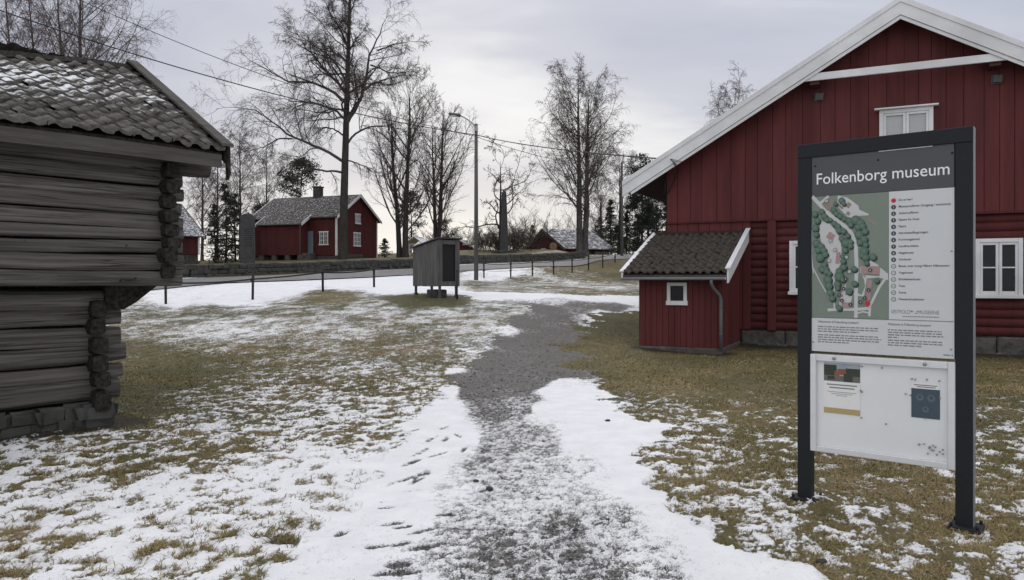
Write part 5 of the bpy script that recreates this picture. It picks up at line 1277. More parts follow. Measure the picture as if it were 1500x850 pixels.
# ------------------------------------------------------------------ lamp post, far pole, cables
LP = P(697.5, 405, 42); LP.z = g(LP.x, LP.y)
def lamp():
    root = thing('street_lamp', 'street lamp on a grey wooden pole beside the fence with its arm to the left', 'street lamp', LP)
    top = EYE+(HY-182)/F*42 - LP.z; s = 42/F
    mb = MB(); mb.tube([(0,0,-.3),(0,0,top*.5),(0,0,top)], [.125,.108,.088], 12); mb.build('pole', M['pole'], root)
    mb = MB(); a = [(.0,-.1,top-.25), (-.15,-.12,top-.02), (-.45,-.12,top+.22), (-.75,-.12,top+.40), (-.95,-.12,top+.44)]; mb.tube(a, .036, 8)
    mb.box(-.10, .10, -.13, .05, top-.40, top-.12); mb.build('arm', M['galv'], root)
    bm = bmesh.new(); bmesh.ops.create_cube(bm, size=1)
    for v in bm.verts:
        v.co = Vector((v.co.x*.70, v.co.y*.28*(1 if v.co.x > 0 else .8), v.co.z*.17*(1 if v.co.x > 0 else .75)))
    bmesh.ops.bevel(bm, geom=bm.edges[:], offset=.05, segments=3, affect='EDGES')
    mb = MB(); mb.bm(bm, 0, Matrix.Translation((-1.18, -.12, top+.50)) @ Matrix.Rotation(R(-9)*-1, 4, 'Y'), True); hd = mb.build('lamp_head', M['lampshell'], root)
    bm = bmesh.new(); bmesh.ops.create_uvsphere(bm, u_segments=16, v_segments=8, radius=1)
    mb = MB(); mb.bm(bm, 0, Matrix.Translation((-1.22, -.12, top+.425)) @ Matrix.Rotation(R(9), 4, 'Y') @ Matrix.Diagonal((.22, .10, .05, 1)), True); mb.build('lens', M['lens'], hd)
lamp()
FP = P(911, 377, 74); FP.z = g(FP.x, FP.y)
def farpole():
    root = thing('utility_pole', 'bare grey utility pole in front of the dark conifers at the barn corner', 'utility pole', FP)
    h = EYE+(HY-238)/F*74-FP.z; mb = MB(); mb.tube([(0,0,-.3),(0,0,h)], [.16,.10], 10); mb.build('pole', M['pole'], root)
    mb = MB(); mb.tube([(-.35,0,h-.4),(.35,0,h-.4)], .04, 6)
    for x in (-.3,.3): mb.tube([(x,0,h-.4),(x,0,h-.2)], .04, 6)
    mb.build('crossarm', M['galv'], root)
farpole()
def cable(name, label, a, b, sag, r=.012, n=26):
    a, b = Vector(a), Vector(b); mb = MB()
    mb.tube([a.lerp(b, i/n) - Vector((0,0,sag*4*(i/n)*(1-i/n))) for i in range(n+1)], r, 6); o = mb.build(name, M['wire']); tag(o, label, 'cable', 'overhead cables')
A1 = P(698, 198, 41.88)
xb, zb_ = BARNF.loc(985, 234, -.68); B1 = BARNF.world(xb, -.68, zb_)
cable('overhead_cable', 'thick black cable from the lamp post top to the white bargeboard of the barn', A1, B1, .15, .022)
cable('overhead_cable', 'lower and thicker of the two cables running from the lamp post over the log storehouse', A1, P(-90, -16, 26), .62, .022, 40)
cable('overhead_cable', 'upper of the two cables in the left sky passing behind the large bare tree', P(697, 200, 42.0), P(40, -36, 34), .75, .016, 40)
cable('overhead_cable', 'thin cable sloping down from the lamp post to the utility pole at the barn corner', P(699, 201, 42.1), FP+Vector((-.3,0,EYE+(HY-238)/F*74-FP.z-.25)), .55, .015)
def service_drop():
    root = thing('cable_bracket', 'black service cable loop and clamp hanging at the left eave of the barn', 'cable clamp', B1)
    q = lambda px, py, yo: BARNF.world(*((lambda t: (t[0], yo, t[1]))(BARNF.loc(px, py, yo)))) - B1
    mb = MB(); mb.tube([q(985,234,-.68), q(989,238,-.67), q(990,243,-.655)], .02, 6); mb.tube([q(983,233,-.70), q(999,237,-.66)], .012, 6); mb.build('clamp', M['galv'], root)
    mb = MB(); mb.tube([q(985,235,-.68), q(989,243,-.67), q(989.5,252,-.5), q(988,262,-.2), q(980,280,-.12), q(975.5,285,-.1), q(974,277,-.1), q(974.5,260,-.12)], .014, 6)
    mb.tube([q(974.5,258,-.12), q(974.5,284,-.12)], .014, 6); mb.build('loop', M['wire'], root)
service_drop()

# ------------------------------------------------------------------ standing stones
def stele():
    p = P(362.5, 386, 47); p.z = g(p.x, p.y)-.05; root = thing('memorial_stone', 'tall flat grey memorial stone with carved lines standing behind the wall by the farmhouse', 'monument', p, .12)
    s = 47/F; w, h, d = 20.5*s/2, (386-314.5)*s+.1, .22; rr = random.Random(3)
    L = [(-w, -.3), (w*.98, -.3), (w*1.0, h*.3), (w*.94, h*.6), (w*.97, h*.94), (w*.7, h*.97), (w*.35, h*1.0), (-w*.5, h*.985), (-w*.93, h*.955), (-w*.96, h*.6), (-w*1.02, h*.3)]
    mb = MB(); mb.prism(L, -d, d); o = mb.build('slab', M['slate'], root)
    bm = bmesh.new(); bm.from_mesh(o.data); bmesh.ops.bevel(bm, geom=bm.edges[:], offset=.04, segments=2, affect='EDGES'); bm.to_mesh(o.data); bm.free()
    mb = MB(); z = h*.68
    for k in range(9):
        x = -w*.35
        while x < w*.78:
            q = rr.uniform(.06, .22); mb.quad(x, min(x+q, w*.8), z, z+.05, -d-.004); x += q+.05
        z -= h*.042
    mb.build('carved_lines', M['mesh_dark'], root)
stele()
def obelisk():
    p = P(738.5, 372, 78); p.z = g(p.x, p.y)-.1; root = thing('stone_obelisk', 'tall tapering grey stone obelisk rising in front of the gnarled tree and thicket', 'obelisk', p, .5); s = 78/F
    h = EYE+(HY-279)/F*78-p.z; mb = MB(); lv = [(0, 6.0*s), (h*.35, 4.9*s), (h*.7, 3.9*s), (h*.95, 3.2*s), (h, 1.6*s)]; vs = []; rr = random.Random(4)
    for z, r in lv:
        for j in range(8):
            w = 2*math.pi*(j+.5)/8; q = r*(1.12 if j % 2 else 1)*rr.uniform(.94, 1.06); vs.append((q*math.cos(w), q*math.sin(w)*.8, z))
    n = len(lv); mb.add(vs, [(i*8+j, i*8+(j+1) % 8, (i+1)*8+(j+1) % 8, (i+1)*8+j) for i in range(n-1) for j in range(8)] + [tuple((n-1)*8+j for j in range(8))]); mb.build('shaft', M['slate'], root)
    mb = MB(); mb.bbox(-1.0, 1.0, -.9, .9, -.4, .35, .06); mb.build('plinth', M['dkstone'], root)
obelisk()
# ------------------------------------------------------------------ bare trees
class Tubes:
    """batched tubes -> one mesh"""
    def __init__(s): s.V, s.Q, s.n = [], [], 0
    def add(s, pts, rad, k=3):
        """pts [N,P,3], rad [N,P]"""
        N_, P_, _ = pts.shape
        if N_ == 0: return
        t = np.empty_like(pts); t[:,1:-1] = pts[:,2:]-pts[:,:-2]; t[:,0] = pts[:,1]-pts[:,0]; t[:,-1] = pts[:,-1]-pts[:,-2]; t = nrm(t)
        m = nrm(pts[:,-1]-pts[:,0]); ref = np.where(np.abs(m[:,2:3]) < .85, np.array([[0,0,1.]]), np.array([[1.,0,0]]))[:,None,:]
        a = nrm(np.cross(t, np.broadcast_to(ref, t.shape))); b = np.cross(t, a)
        w = 2*np.pi*np.arange(k)/k
        v = pts[:,:,None,:] + rad[:,:,None,None]*(a[:,:,None,:]*np.cos(w)[None,None,:,None] + b[:,:,None,:]*np.sin(w)[None,None,:,None])
        base = s.n + np.arange(N_)[:,None,None]*P_*k + np.arange(P_-1)[None,:,None]*k; j = np.arange(k)[None,None,:]; j2 = (j+1) % k
        q = np.stack([base+j, base+j2, base+k+j2, base+k+j], -1).reshape(-1, 4)
        s.V.append(v.reshape(-1, 3)); s.Q.append(q); s.n += N_*P_*k
    def build(s, name, mat_, parent, smooth=True):
        return np_mesh(name, np.vstack(s.V), quads=np.vstack(s.Q), mat=mat_, parent=parent, smooth=smooth)
def grow(r, st, d, ln, P_, jit, trop):
    """trop: upward (+) or drooping (-) pull, may grow towards the tip"""
    N_ = len(st); pts = np.empty((N_, P_, 3)); pts[:,0] = st; d = nrm(d); step = (ln/(P_-1))[:,None]
    j0 = r.normal(size=(N_, 3))*jit
    for i in range(1, P_):
        j0 = .5*j0 + r.normal(size=(N_, 3))*jit
        d = nrm(d + j0 + np.array([[0,0,1.]])*(trop if np.isscalar(trop) else trop[0]+(trop[1]-trop[0])*i/P_)); pts[:,i] = pts[:,i-1]+d*step
    return pts
def sprout(r, pts, rad, n, t0, t1, ang, dang, lf, lmul=1.0, taper=.55, rf=.55, flat=0):
    """n children per parent -> starts, dirs, lengths, base radii"""
    N_, P_, _ = pts.shape; pi = np.repeat(np.arange(N_), n); t = (np.tile((np.arange(n)+.5)/n, N_) + r.uniform(-.5, .5, N_*n)/n)*(t1-t0)+t0
    f = t*(P_-1); i = np.minimum(f.astype(int), P_-2); f = (f-i)[:,None]
    a, b = pts[pi, i], pts[pi, i+1]; st = a*(1-f)+b*f; tg = nrm(b-a); rr = rad[pi, i]*(1-f[:,0])+rad[pi, i+1]*f[:,0]
    pv = r.normal(size=tg.shape); pv[:,2] *= (1-flat); pv = nrm(pv-(pv*tg).sum(1, keepdims=True)*tg)
    an = np.radians(r.normal(ang, dang, len(pi)))[:,None]
    L = np.linalg.norm(pts[:,-1]-pts[:,0], axis=1)[pi]
    return st, tg*np.cos(an)+pv*np.sin(an), L*lf*lmul*(1-taper*t)*r.uniform(.6, 1.25, len(pi)), rr*rf
def rads(r0, P_, end): return r0[:,None]*np.linspace(1, end, P_)[None,:]
def crown_from(r, cr, limbs, lr, spec, tw, tree):
    """limbs [N,P,3] with radii -> secondary boughs, branches, twigs"""
    for (n, t0, t1, ang, dang, lf, jit, trop, P_, rmin, taper) in spec:
        st, d, ln, r0 = sprout(r, limbs, lr, n, t0, t1, ang, dang, lf, 1, taper)
        pts = grow(r, st, d, ln, P_, jit, trop); r0 = np.clip(r0, rmin, None); rad = np.maximum(rads(r0, P_, .35), rmin*.6)
        cr.add(pts, rad, 3 if rmin < .03*tw else 5); limbs, lr = pts, rad
def bare_tree(name, label, cat, base, H, r0, style, seed, tw=1.0, bark=None, twigm=None, trunks=None, group=None, custom=None, den=1.0, copies=None):
    r = np.random.default_rng(seed); root = thing(name, label, cat, base, group=group)
    tr, cr = Tubes(), Tubes(); P_ = 22
    trunks = trunks or [((0,0), (0,0), 1.0)]
    allT, allR = [], []
    for (bx, by), (lx, ly), k in trunks:
        h = H*k; t = np.linspace(0, 1, P_); wob = np.cumsum(r.normal(size=(P_, 2))*.012*H/10, 0)*(.15 if style == 'custom' else 1); wob -= wob[0]
        pts = np.stack([bx+lx*h*t**1.1+wob[:,0], by+ly*h*t**1.1+wob[:,1], -.25+(h+.25)*t], 1)
        rad = r0*(k**.8)*np.maximum((1-t)**(.7 if style == 'custom' else .85), .02)*1.0 + .012; rad[0] *= 1.35; rad[1] *= 1.1
        tr.add(pts[None], rad[None], 12); allT.append(pts); allR.append(rad)
    T, Rd = np.array(allT), np.array(allR)
    if custom is not None:
        LP_, LR_ = custom; limbs, lr = LP_, LR_; cr.add(limbs, lr, 8)
    if style == 'birch':
        n1 = int(30*den); st, d, ln, q = sprout(r, T, Rd, n1, .20, .97, 46, 10, .56, 1, .70, .42)
        pts = grow(r, st, d, ln, 12, .06, (.10, .02)); rad = np.maximum(rads(np.minimum(q, .055*H/15), 12, .12), .009*tw); cr.add(pts, rad, 5)
        spec = [(int(10*den), .15, 1, 38, 12, .38, .09, (.02, -.10), 7, .010*tw, .4), (8, .15, 1, 36, 14, .50, .12, (-.08, -.28), 6, .0058*tw, .3), (4, .2, 1, 32, 14, .60, .12, (-.2, -.5), 5, .0042*tw, .2)]
    elif style == 'broad':
        n1 = int(20*den); st, d, ln, q = sprout(r, T, Rd, n1, .14, .95, 44, 9, .60, 1, .62, .50)
        pts = grow(r, st, d, ln, 14, .055, (.085, .05)); rad = np.maximum(rads(np.minimum(q, .075*H/15), 14, .12), .010*tw); cr.add(pts, rad, 6)
        spec = [(int(10*den), .15, 1, 38, 10, .40, .07, (.06, .02), 8, .011*tw, .45), (7, .15, 1, 38, 12, .45, .09, (.04, .0), 5, .0062*tw, .35), (4, .2, 1, 36, 12, .55, .1, .02, 4, .0045*tw, .2)]
    elif style == 'gnarled':
        n1 = int(13*den); st, d, ln, q = sprout(r, T, Rd, n1, .22, .97, 60, 12, .72, 1, .45, .60)
        pts = grow(r, st, d, ln, 14, .20, (.06, .02)); rad = np.maximum(rads(np.minimum(q, .16*H/10), 14, .2), .015*tw); cr.add(pts, rad, 6)
        spec = [(9, .2, 1, 50, 15, .38, .22, (.03, .0), 8, .015*tw, .4), (7, .15, 1, 48, 15, .42, .24, .0, 5, .010*tw, .3), (4, .2, 1, 42, 15, .5, .2, -.03, 4, .008*tw, .2)]
    elif style == 'shrub':
        st = np.c_[r.normal(size=(int(26*den), 2))*H*.16, np.zeros(int(26*den))]; d = np.c_[r.normal(size=(len(st), 2))*.32, np.ones(len(st))]
        pts = grow(r, st, d, H*r.uniform(.4, .85, len(st)), 10, .10, .03); rad = np.maximum(rads(np.full(len(st), r0*.3), 10, .2), .008*tw); cr.add(pts, rad, 4)
        spec = [(12, .1, 1, 34, 10, .40, .1, .03, 6, .007*tw, .4), (9, .1, 1, 34, 12, .45, .12, .02, 4, .0045*tw, .3)]
    elif style == 'custom':
        st, d, ln, q = sprout(r, T, Rd, 24, .46, .99, 50, 11, .30, 1, .6, .35)
        pts = grow(r, st, d, ln, 12, .12, (.06, .0)); rad = np.maximum(rads(np.minimum(q, .08), 12, .2), .014*tw); cr.add(pts, rad, 5)
        limbs_all = resample(limbs, 12); lr_all = resample(lr[...,None], 12)[...,0]
        pts, rad = np.vstack([limbs_all, pts]), np.vstack([lr_all, rad])
        spec = [(14, .20, 1, 44, 14, .40, .11, (.05, -.06), 9, .012*tw, .36), (9, .12, 1, 42, 15, .48, .13, (.0, -.14), 7, .0076*tw, .32), (7, .15, 1, 38, 15, .62, .13, (-.14, -.5), 5, .0052*tw, .2)]
    crown_from(r, cr, pts, rad, spec, tw, None)
    tr.build('trunk', bark or M['bark'], root) if style != 'shrub' else None
    cr.build('crown', twigm or M['twig'], root)
    return root
def resample(a, n):
    P0 = a.shape[1]; t = np.linspace(0, P0-1, n); i = np.minimum(t.astype(int), P0-2); f = (t-i)[None,:,None]
    return a[:,i]*(1-f)+a[:,i+1]*f
def at(px, py, Y):
    p = P(px, py, Y); p.z = g(p.x, p.y); return p
def hgt(px, pytop, Y):
    p = P(px, pytop, Y); return p.z - g(p.x, p.y)

# the large bare tree in front of the farmhouse: main boughs laid out one by one
def big_tree():
    Y = 58.0; base = at(502, 379, Y); s = Y/F; r = np.random.default_rng(40)
    C = lambda x, y: ((320+x/4.25-502)*s, EYE+(HY-(60+y/4.25))*s - base.z)
    L = [([(760,740),(680,690),(600,660),(520,625),(460,610),(420,560),(330,500),(250,450),(150,465),(70,475)], .17, -3),
         ([(460,610),(400,620),(370,650),(340,690),(230,760)], .09, -5), ([(758,815),(700,800),(650,800),(520,770),(480,720),(420,680),(300,690)], .13, 3.5),
         ([(765,470),(730,430),(690,410),(620,380),(560,350),(420,340),(330,300),(200,310)], .14, 4), ([(770,370),(740,335),(700,310),(600,265),(520,262),(450,265),(320,200),(200,130),(150,80)], .17, -2),
         ([(778,310),(745,260),(700,220),(660,170),(620,130),(570,60),(520,20),(470,-60),(440,-150)], .17, 2), ([(785,230),(760,180),(720,130),(690,105),(640,80),(560,40),(500,30)], .13, -4),
         ([(795,130),(770,100),(740,80),(690,45),(640,20),(580,-60),(560,-140)], .13, 4), ([(800,500),(850,440),(900,360),(930,260),(945,180),(965,100),(1000,30),(1040,-60),(1080,-150)], .23, -2),
         ([(802,640),(830,590),(870,560),(950,520),(1050,510),(1160,540),(1250,500)], .13, 2), ([(925,290),(960,270),(1000,265),(1070,300),(1190,290),(1240,240)], .10, -3), ([(945,150),(1000,165),(1050,185),(1150,160),(1230,100)], .10, 3),
         ([(800,740),(850,755),(900,770),(960,815),(1010,830)], .09, 3), ([(808,250),(840,210),(870,190),(930,170)], .10, 5), ([(800,60),(830,0),(850,-60),(900,-150)], .13, 3), ([(800,20),(770,-60),(720,-130),(690,-220)], .12, -3),
         ([(990,60),(1060,20),(1150,-20),(1250,-40)], .09, 2), ([(760,430),(700,470),(600,480),(480,475)], .10, -5), ([(765,580),(700,530),(620,510),(540,540),(450,580)], .11, 5), ([(770,420),(800,380),(880,350),(960,360),(1020,450)], .11, -6),
         ([(770,300),(840,280),(880,310),(920,330)], .09, -6), ([(775,480),(740,520),(640,550),(560,600)], .09, -7), ([(800,330),(860,250),(960,210),(1080,120)], .12, 6), ([(780,200),(700,190),(600,160),(470,180),(380,190)], .11, 6)]
    n = 16; LP_, LR_ = [], []; H = EYE+(HY+58)*s - base.z; lean = .028
    for pl, r0, dep in L:
        a = np.array([C(*p) for p in pl])
        if abs(pl[0][0]-782) < 45:      # bough springs from the trunk axis
            z0 = a[0,1]-.25; a = np.vstack([[(lean*H*(z0/H)**1.1, z0)], a])
        d = np.concatenate([[0], np.cumsum(np.linalg.norm(np.diff(a, axis=0), axis=1))]); t = np.linspace(0, d[-1], n)
        x, z = np.interp(t, d, a[:,0]), np.interp(t, d, a[:,1]); k = t/d[-1]; w = np.cumsum(r.normal(size=n)*.07); w -= w[0]
        LP_.append(np.stack([x+r.normal(size=n)*.05*k, dep*k**1.1*.8 + w, z+r.normal(size=n)*.05*k], 1)); LR_.append(np.maximum(r0*.74*(1-k)**.9, .014))
    H = EYE+(HY+58)*s - base.z
    root = bare_tree('large_tree', 'large bare tree with a thick trunk and wide drooping crown before the red farmhouse', 'tree', base, H, .34, 'custom', 41, 1.15, M['bark'], M['twig'], trunks=[((0,0),(lean,0),1.0)], custom=(np.array(LP_), np.array(LR_)))
    return root
big_tree()
bare_tree('bare_tree', 'bare twin stemmed tree with upswept branches just right of the red farmhouse', 'tree', at(589, 378, 65), hgt(600, 122, 65), .27, 'broad', 3, 1.3, trunks=[((.25,0),(.035,0),1.0), ((-.25,.2),(-.07,.04),.86)], group='bare trees beyond the road')
bare_tree('bare_tree', 'slimmer bare forked tree behind the kiosk left of the lamp post', 'tree', at(641, 376, 72), hgt(650, 160, 72), .24, 'broad', 8, 1.4, trunks=[((.1,0),(.045,0),1.0), ((-.1,.1),(-.055,.02),.88)], group='bare trees beyond the road')
bare_tree('bare_tree', 'gnarled bare tree with crooked spreading limbs behind the stone obelisk', 'tree', at(733, 371, 82), hgt(738, 236, 82), .21, 'gnarled', 14, 1.5, group='bare trees beyond the road')
bare_tree('bare_tree', 'tall feathery bare birch with two dark stems before the far barn', 'tree', at(853, 372, 74), hgt(850, 112, 74), .34, 'birch', 21, 1.45, M['barkb'], M['twigb'], trunks=[((-.2,0),(-.01,0),1.0), ((.3,.1),(.022,.02),.93)], group='bare trees beyond the road', den=1.25)
# birches behind the log storehouse
bl = 'birches behind the log storehouse'
bare_tree('birch_tree', 'birch with the thickest upright stem of those above the storehouse roof', 'tree', at(117, 400, 40), hgt(117, -60, 40), .20, 'birch', 31, 1.0, M['barkb'], M['twigb'], group=bl, den=1.1)
bare_tree('birch_tree', 'leaning birch stem just left of the thickest one above the storehouse roof', 'tree', at(106, 402, 41), hgt(100, -40, 41), .17, 'birch', 32, 1.0, M['barkb'], M['twigb'], trunks=[((0,0),(-.07,.02),1.0)], group=bl)
bare_tree('birch_tree', 'birch leaning left above the middle of the storehouse roof', 'tree', at(80, 402, 42), hgt(50, -30, 42), .14, 'birch', 33, 1.0, M['barkb'], M['twigb'], trunks=[((0,0),(-.10,0),1.0)], group=bl)
bare_tree('birch_tree', 'birch at the left edge of the photo above the storehouse roof', 'tree', at(30, 402, 40), hgt(20, -30, 40), .14, 'birch', 34, 1.0, M['barkb'], M['twigb'], trunks=[((0,0),(-.06,0),1.0)], group=bl)
bare_tree('birch_tree', 'low small birch crown showing just right of the storehouse ridge', 'tree', at(228, 398, 46), hgt(240, 150, 46), .13, 'birch', 35, 1.1, M['barkb'], M['twigb'], group=bl)
# thin birches between the storehouse and the farmhouse
gl = 'thin birches left of the farmhouse'
bare_tree('birch_tree', 'tallest thin pale birch rising behind the memorial stone', 'tree', at(352, 384, 82), hgt(352, 190, 82), .16, 'birch', 51, 1.5, M['barkb'], M['twigb'], group=gl, den=.9)
bare_tree('birch_tree', 'thin pale birch just left of the farmhouse chimney end', 'tree', at(390, 384, 88), hgt(390, 222, 88), .15, 'birch', 52, 1.6, M['barkb'], M['twigb'], group=gl, den=.9)
bare_tree('birch_tree', 'thin birch beside the corner of the storehouse eave', 'tree', at(296, 386, 74), hgt(292, 232, 74), .15, 'birch', 53, 1.4, M['barkb'], M['twigb'], group=gl, den=.9)
bare_tree('birch_tree', 'thin birch behind the dark spruces left of the memorial stone', 'tree', at(318, 386, 80), hgt(315, 214, 80), .14, 'birch', 54, 1.5, M['barkb'], M['twigb'], group=gl, den=.9)
bare_tree('bare_tree', 'bare treetop rising behind the slope of the museum barn roof', 'tree', at(1075, 380, 50), hgt(1080, 142, 50), .22, 'birch', 61, 1.1, M['bark'], M['twigb'], den=1.2)
bare_tree('bare_tree', 'tall thin bare tree directly behind the utility pole', 'tree', at(908, 372, 96), hgt(905, 226, 96), .18, 'birch', 62, 1.7, M['bark'], M['twigb'], group='bare trees by the conifers')
bare_tree('bare_tree', 'bare tree behind the grey roof of the far barn', 'tree', at(880, 372, 102), hgt(880, 268, 102), .18, 'broad', 63, 1.8, group='bare trees by the conifers')
bare_tree('bare_tree', 'bare tree between the conifers at the barn corner', 'tree', at(950, 372, 98), hgt(950, 262, 98), .17, 'birch', 64, 1.7, M['bark'], M['twigb'], group='bare trees by the conifers')
# thickets
tl = 'leafless thickets'
for i, (px, py, Y, ptop, lab, w) in enumerate([(764,370,90,296,'tall brown thicket right of the obelisk',1.3),(779,368,106,312,'dense brown thicket behind the far barn gable',1.4),(706,372,86,318,'low brown thicket left of the gnarled tree',1.2),(722,372,84,330,'small dark thicket at the foot of the obelisk',1.3),(750,371,82,325,'broad dark thicket between the obelisk and the far barn',1.6),
                                          (668,372,104,318,'grey thicket above the small red outbuilding roof',1.5),(632,376,100,330,'pale thicket behind the glass pavilion',1.4),(870,371,104,300,'brown thicket behind the far barn roof',1.5),(925,370,100,300,'tangled thicket in front of the conifers',1.5),(830,372,108,305,'thicket rising behind the ridge of the far barn',1.5)]):
    h = hgt(px, ptop, Y); o = bare_tree('thicket', lab, 'thicket', at(px, py, Y), h, .09, 'shrub', 80+i, 1.6, None, M['bush'], group=tl); o.scale = (w, w, 1)

# ------------------------------------------------------------------ conifers
def conifer(name, label, base, H, Rm, kind, seed, group, start=.08, dens=1.0):
    r = np.random.default_rng(seed); root = thing(name, label, 'conifer', base, group=group)
    tr = Tubes(); t = np.linspace(0, 1, 12); tr.add(np.stack([.02*H*np.sin(t*3+seed)*t, .01*H*np.cos(t*2+seed)*t, -.2+H*t], 1)[None], (H*.014*(1-t)+.015)[None], 8)
    V, T = [], []
    nb = 100 if kind == 'spruce' else 46
    hs = start+(1-start)*r.uniform(0, 1, nb)**(1.0 if kind == 'spruce' else .75); hs = np.clip(hs, start, .985)
    if kind == 'spruce': R_ = Rm*(1-(hs-start)/(1-start))**.75*r.uniform(.35, 1.25, nb)+.12
    else: R_ = Rm*np.sin(np.clip((hs-start)/(1-start), 0, 1)*2.6+.45)**.8*r.uniform(.5, 1.2, nb)+.2
    az = r.uniform(0, 2*np.pi, nb); d = np.stack([np.cos(az), np.sin(az), (np.full(nb, .05) if kind == 'spruce' else r.uniform(.0, .5, nb))], 1)
    st = np.stack([.02*H*np.sin(hs*3+seed)*hs, .01*H*np.cos(hs*2+seed)*hs, H*hs], 1)
    br = grow(r, st, d, R_, 7, .08, (-.10, .06) if kind == 'spruce' else (.02, .10)); tr.add(br, rads(np.full(nb, H*.0032+.008), 7, .4), 4)
    m = int((26 if kind == 'spruce' else 80)*dens)
    f = r.uniform(.12, 1.05, (nb, m)) if kind == 'spruce' else r.normal(.86, .14, (nb, m)).clip(.45, 1.15)
    idx = np.clip(f*6, 0, 5.999); i = idx.astype(int); w = (idx-i)[...,None]; b = np.arange(nb)[:,None]
    c = br[b, i]*(1-w)+br[b, i+1]*w
    sc = (H/12)**.5
    if kind == 'spruce':
        c = c + r.normal(size=c.shape)*np.array([.16, .16, .10])*sc*(.4+R_[:,None,None]*.28); sz = .17*sc*r.uniform(.6, 1.4, (nb, m))
        dd = nrm(br[b, i+1]-br[b, i] + r.normal(size=c.shape)*.55 + np.array([0,0,-.45]))
    else:
        c = c + r.normal(size=c.shape)*np.array([.34, .34, .22])*sc; sz = .19*sc*r.uniform(.6, 1.4, (nb, m)); dd = nrm(r.normal(size=c.shape)+np.array([0,0,.35]))
    c, dd, sz = c.reshape(-1, 3), dd.reshape(-1, 3), sz.reshape(-1)
    sd = nrm(np.cross(dd, r.normal(size=dd.shape)))*sz[:,None]*.28; v = np.stack([c-sd, c+sd, c+dd*sz[:,None]*1.6], 1).reshape(-1, 3)
    k = len(c); np_mesh('crown', v, tris=np.arange(k*3).reshape(-1, 3), mat=M['needle'] if kind == 'spruce' else M['pine'], parent=root)
    tr.build('trunk', M['bark'], root); return root
sp = 'dark spruces left of the memorial stone'
conifer('spruce_tree', 'taller dark spruce left of the memorial stone', at(331, 386, 62), hgt(331, 268, 62), 1.9, 'spruce', 1, sp, .03)
conifer('spruce_tree', 'shorter dark spruce nearest the storehouse corner', at(315, 386, 60), hgt(315, 298, 60), 1.6, 'spruce', 2, sp, .03)
conifer('spruce_tree', 'dark spruce touching the left edge of the memorial stone', at(345, 386, 64), hgt(344, 282, 64), 1.6, 'spruce', 3, sp, .03)
conifer('pine_tree', 'dark pine crown rising behind the farmhouse chimney', at(441, 384, 86), hgt(441, 240, 86), 2.5, 'pine', 4, None, .55)
conifer('pine_tree', 'low dark pine behind the left gable end of the farmhouse', at(384, 384, 78), hgt(380, 305, 78), 1.6, 'pine', 5, None, .35)
conifer('spruce_tree', 'small young spruce in the gap right of the farmhouse', at(563, 379, 70), hgt(563, 350, 70), .85, 'spruce', 6, None, .05)
conifer('pine_tree', 'dark ragged pine standing behind the twin stemmed tree', at(602, 378, 88), hgt(603, 282, 88), 1.7, 'pine', 7, None, .2)
conifer('spruce_tree', 'dark bushy spruce behind the roof of the glass pavilion', at(655, 376, 112), hgt(655, 325, 112), 1.8, 'pine', 8, None, .2)
cf = 'conifers at the corner of the museum barn'
for i, (px, ptop, Y, Rm, kd, st_, lab) in enumerate([(940,232,92,1.7,'pine',.2,'tallest dark pine with a pointed top left of the barn eave'),(962,258,88,1.8,'pine',.15,'dark pine close under the barn eave'),(895,292,94,1.7,'spruce',.03,'broad dark spruce right of the far barn roof'),(918,300,98,1.9,'spruce',.03,'dark spruce behind the utility pole'),
                                     (976,280,94,1.7,'spruce',.03,'dark spruce right beside the barn wall'),(933,312,86,1.6,'spruce',.02,'lower dark spruce in front of the tallest pine'),(955,318,84,1.7,'spruce',.02,'lower dark spruce above the shed roof'),(880,318,106,1.9,'spruce',.03,'dark spruce behind the right end of the far barn roof'),(905,330,84,1.5,'spruce',.02,'short dark spruce at the foot of the utility pole'),
                                     (780,330,104,1.8,'spruce',.03,'dark spruce behind the thicket left of the far barn'),(1000,262,100,2.0,'pine',.2,'dark pine mostly hidden behind the barn corner')]):
    conifer('spruce_tree' if kd == 'spruce' else 'pine_tree', lab, at(px, 372, Y), hgt(px, ptop, Y), Rm, kd, 20+i, cf if i != 9 else None, st_, 1.9)

# ------------------------------------------------------------------ sky, sun, camera
w = bpy.data.worlds.new('World'); SC.world = w; w.use_nodes = True; nt = w.node_tree
for n_ in list(nt.nodes): nt.nodes.remove(n_)
SUN_EL, SUN_AZ = 24.0, -6.0          # behind thin cloud ahead of the visitor, slightly left
out = N(nt, 'ShaderNodeOutputWorld'); bg = N(nt, 'ShaderNodeBackground'); bg.inputs['Strength'].default_value = .12
sky = N(nt, 'ShaderNodeTexSky', sky_type='NISHITA'); sky.sun_disc = False; sky.sun_elevation = R(SUN_EL); sky.sun_rotation = R(SUN_AZ); sky.air_density = 1.0; sky.dust_density = 2.0
tc = N(nt, 'ShaderNodeTexCoord'); sx = N(nt, 'ShaderNodeSeparateXYZ'); nt.links.new(tc.outputs['Generated'], sx.inputs[0])
zc = mth(nt, 'ADD', mth(nt, 'MAXIMUM', sx.outputs[2], 0.0), .13)
cb = N(nt, 'ShaderNodeCombineXYZ'); nt.links.new(mth(nt, 'DIVIDE', sx.outputs[0], zc), cb.inputs[0]); nt.links.new(mth(nt, 'DIVIDE', sx.outputs[1], zc), cb.inputs[1])
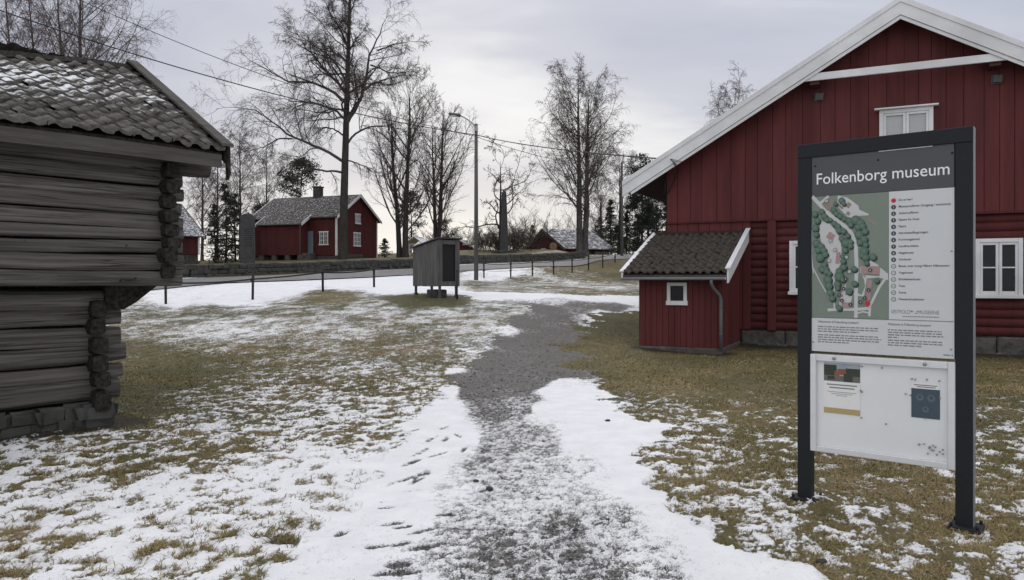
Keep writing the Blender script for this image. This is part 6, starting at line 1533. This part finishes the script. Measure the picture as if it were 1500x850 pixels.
def cloud(scale, detail, off, st):
    mp = N(nt, 'ShaderNodeMapping'); mp.inputs['Location'].default_value = off; mp.inputs['Scale'].default_value = st; mp.inputs['Rotation'].default_value = (0, 0, .35); nt.links.new(cb.outputs[0], mp.inputs[0])
    nz = N(nt, 'ShaderNodeTexNoise'); nz.inputs['Scale'].default_value = scale; nz.inputs['Detail'].default_value = detail; nz.inputs['Roughness'].default_value = .52; nz.inputs['Distortion'].default_value = .6; nt.links.new(mp.outputs[0], nz.inputs[0]); return nz.outputs[0]
c1 = cloud(.62, 5, (10.629, -13.616, 0), (.7, 1.0, 1)); c2 = cloud(1.9, 4, (1.2, 5.0, 0), (.6, 1, 1))
cm = mth(nt, 'ADD', mth(nt, 'MULTIPLY', c1, .75), mth(nt, 'MULTIPLY', c2, .25))
cc = ramp(nt, cm, [(.38, (3.3, 3.5, 4.3)), (.49, (4.0, 4.2, 4.85)), (.58, (5.7, 5.8, 6.1)), (.68, (6.6, 6.65, 6.8))])
# paler and warmer towards the horizon, brightest where the sun is
zz = mth(nt, 'MAXIMUM', sx.outputs[2], 0.0)
hz = mth(nt, 'POWER', mth(nt, 'SUBTRACT', 1.0, zz), 7.5)
ax_ = N(nt, 'ShaderNodeVectorMath', operation='DOT_PRODUCT'); nt.links.new(tc.outputs['Generated'], ax_.inputs[0]); sd = Vector((math.sin(R(SUN_AZ))*math.cos(R(9)), math.cos(R(SUN_AZ))*math.cos(R(9)), math.sin(R(9)))); ax_.inputs[1].default_value = sd
gl_ = mth(nt, 'POWER', mth(nt, 'MAXIMUM', ax_.outputs['Value'], 0.0), 9.0)
hv = mth(nt, 'MULTIPLY', hz, mth(nt, 'ADD', mth(nt, 'MULTIPLY', gl_, .85), .30))
cc = mixc(nt, mth(nt, 'MINIMUM', mth(nt, 'MULTIPLY', hv, 1.25), 1.0), cc, (6.8, 6.5, 6.0))
zen = ramp(nt, sx.outputs[2], [(.50, (0,0,0)), (.85, (1,1,1))])
cc = mixc(nt, zen, cc, (9.2, 9.3, 9.8))       # the thinner, brighter cloud overhead
# added fill: the unseen sky behind the visitor brightens the walls facing the camera
bk = mth(nt, 'MINIMUM', mth(nt, 'MAXIMUM', mth(nt, 'MULTIPLY', sx.outputs[1], -2.0), 0.0), 1.0)
cc = mixc(nt, bk, cc, (7.4, 7.4, 7.6))
mx = mixc(nt, .015, cc, (0,0,0)); m_ = mx.node; nt.links.new(sky.outputs[0], m_.inputs[7])
nt.links.new(mx, bg.inputs['Color']); nt.links.new(bg.outputs[0], out.inputs[0])
sl = bpy.data.lights.new('sun', 'SUN'); sl.energy = .7; sl.angle = R(18); sl.color = (1, .94, .86); so = bpy.data.objects.new('sun', sl); COL.objects.link(so)
so.rotation_euler = (R(90-SUN_EL), 0, R(180-SUN_AZ)); so.location = (0, 0, 30)
cd = bpy.data.cameras.new('camera'); cam = bpy.data.objects.new('camera', cd); COL.objects.link(cam)
cam.location = (0, 0, EYE); cam.rotation_euler = (R(90), 0, 0); cd.sensor_width = 36; cd.lens = F/1500*36; cd.shift_y = (HY-425)/1500; cd.clip_end = 6000; cd.clip_start = .05
SC.camera = cam
vs_ = SC.view_settings; vs_.view_transform = 'Standard'; vs_.look = 'None'; vs_.exposure = 0.23; vs_.gamma = 1; vs_.use_curve_mapping = False
SC.cycles.use_denoising = True; SC.cycles.max_bounces = 6; SC.cycles.diffuse_bounces = 3; SC.cycles.glossy_bounces = 3; SC.cycles.use_adaptive_sampling = True; SC.cycles.adaptive_threshold = .02
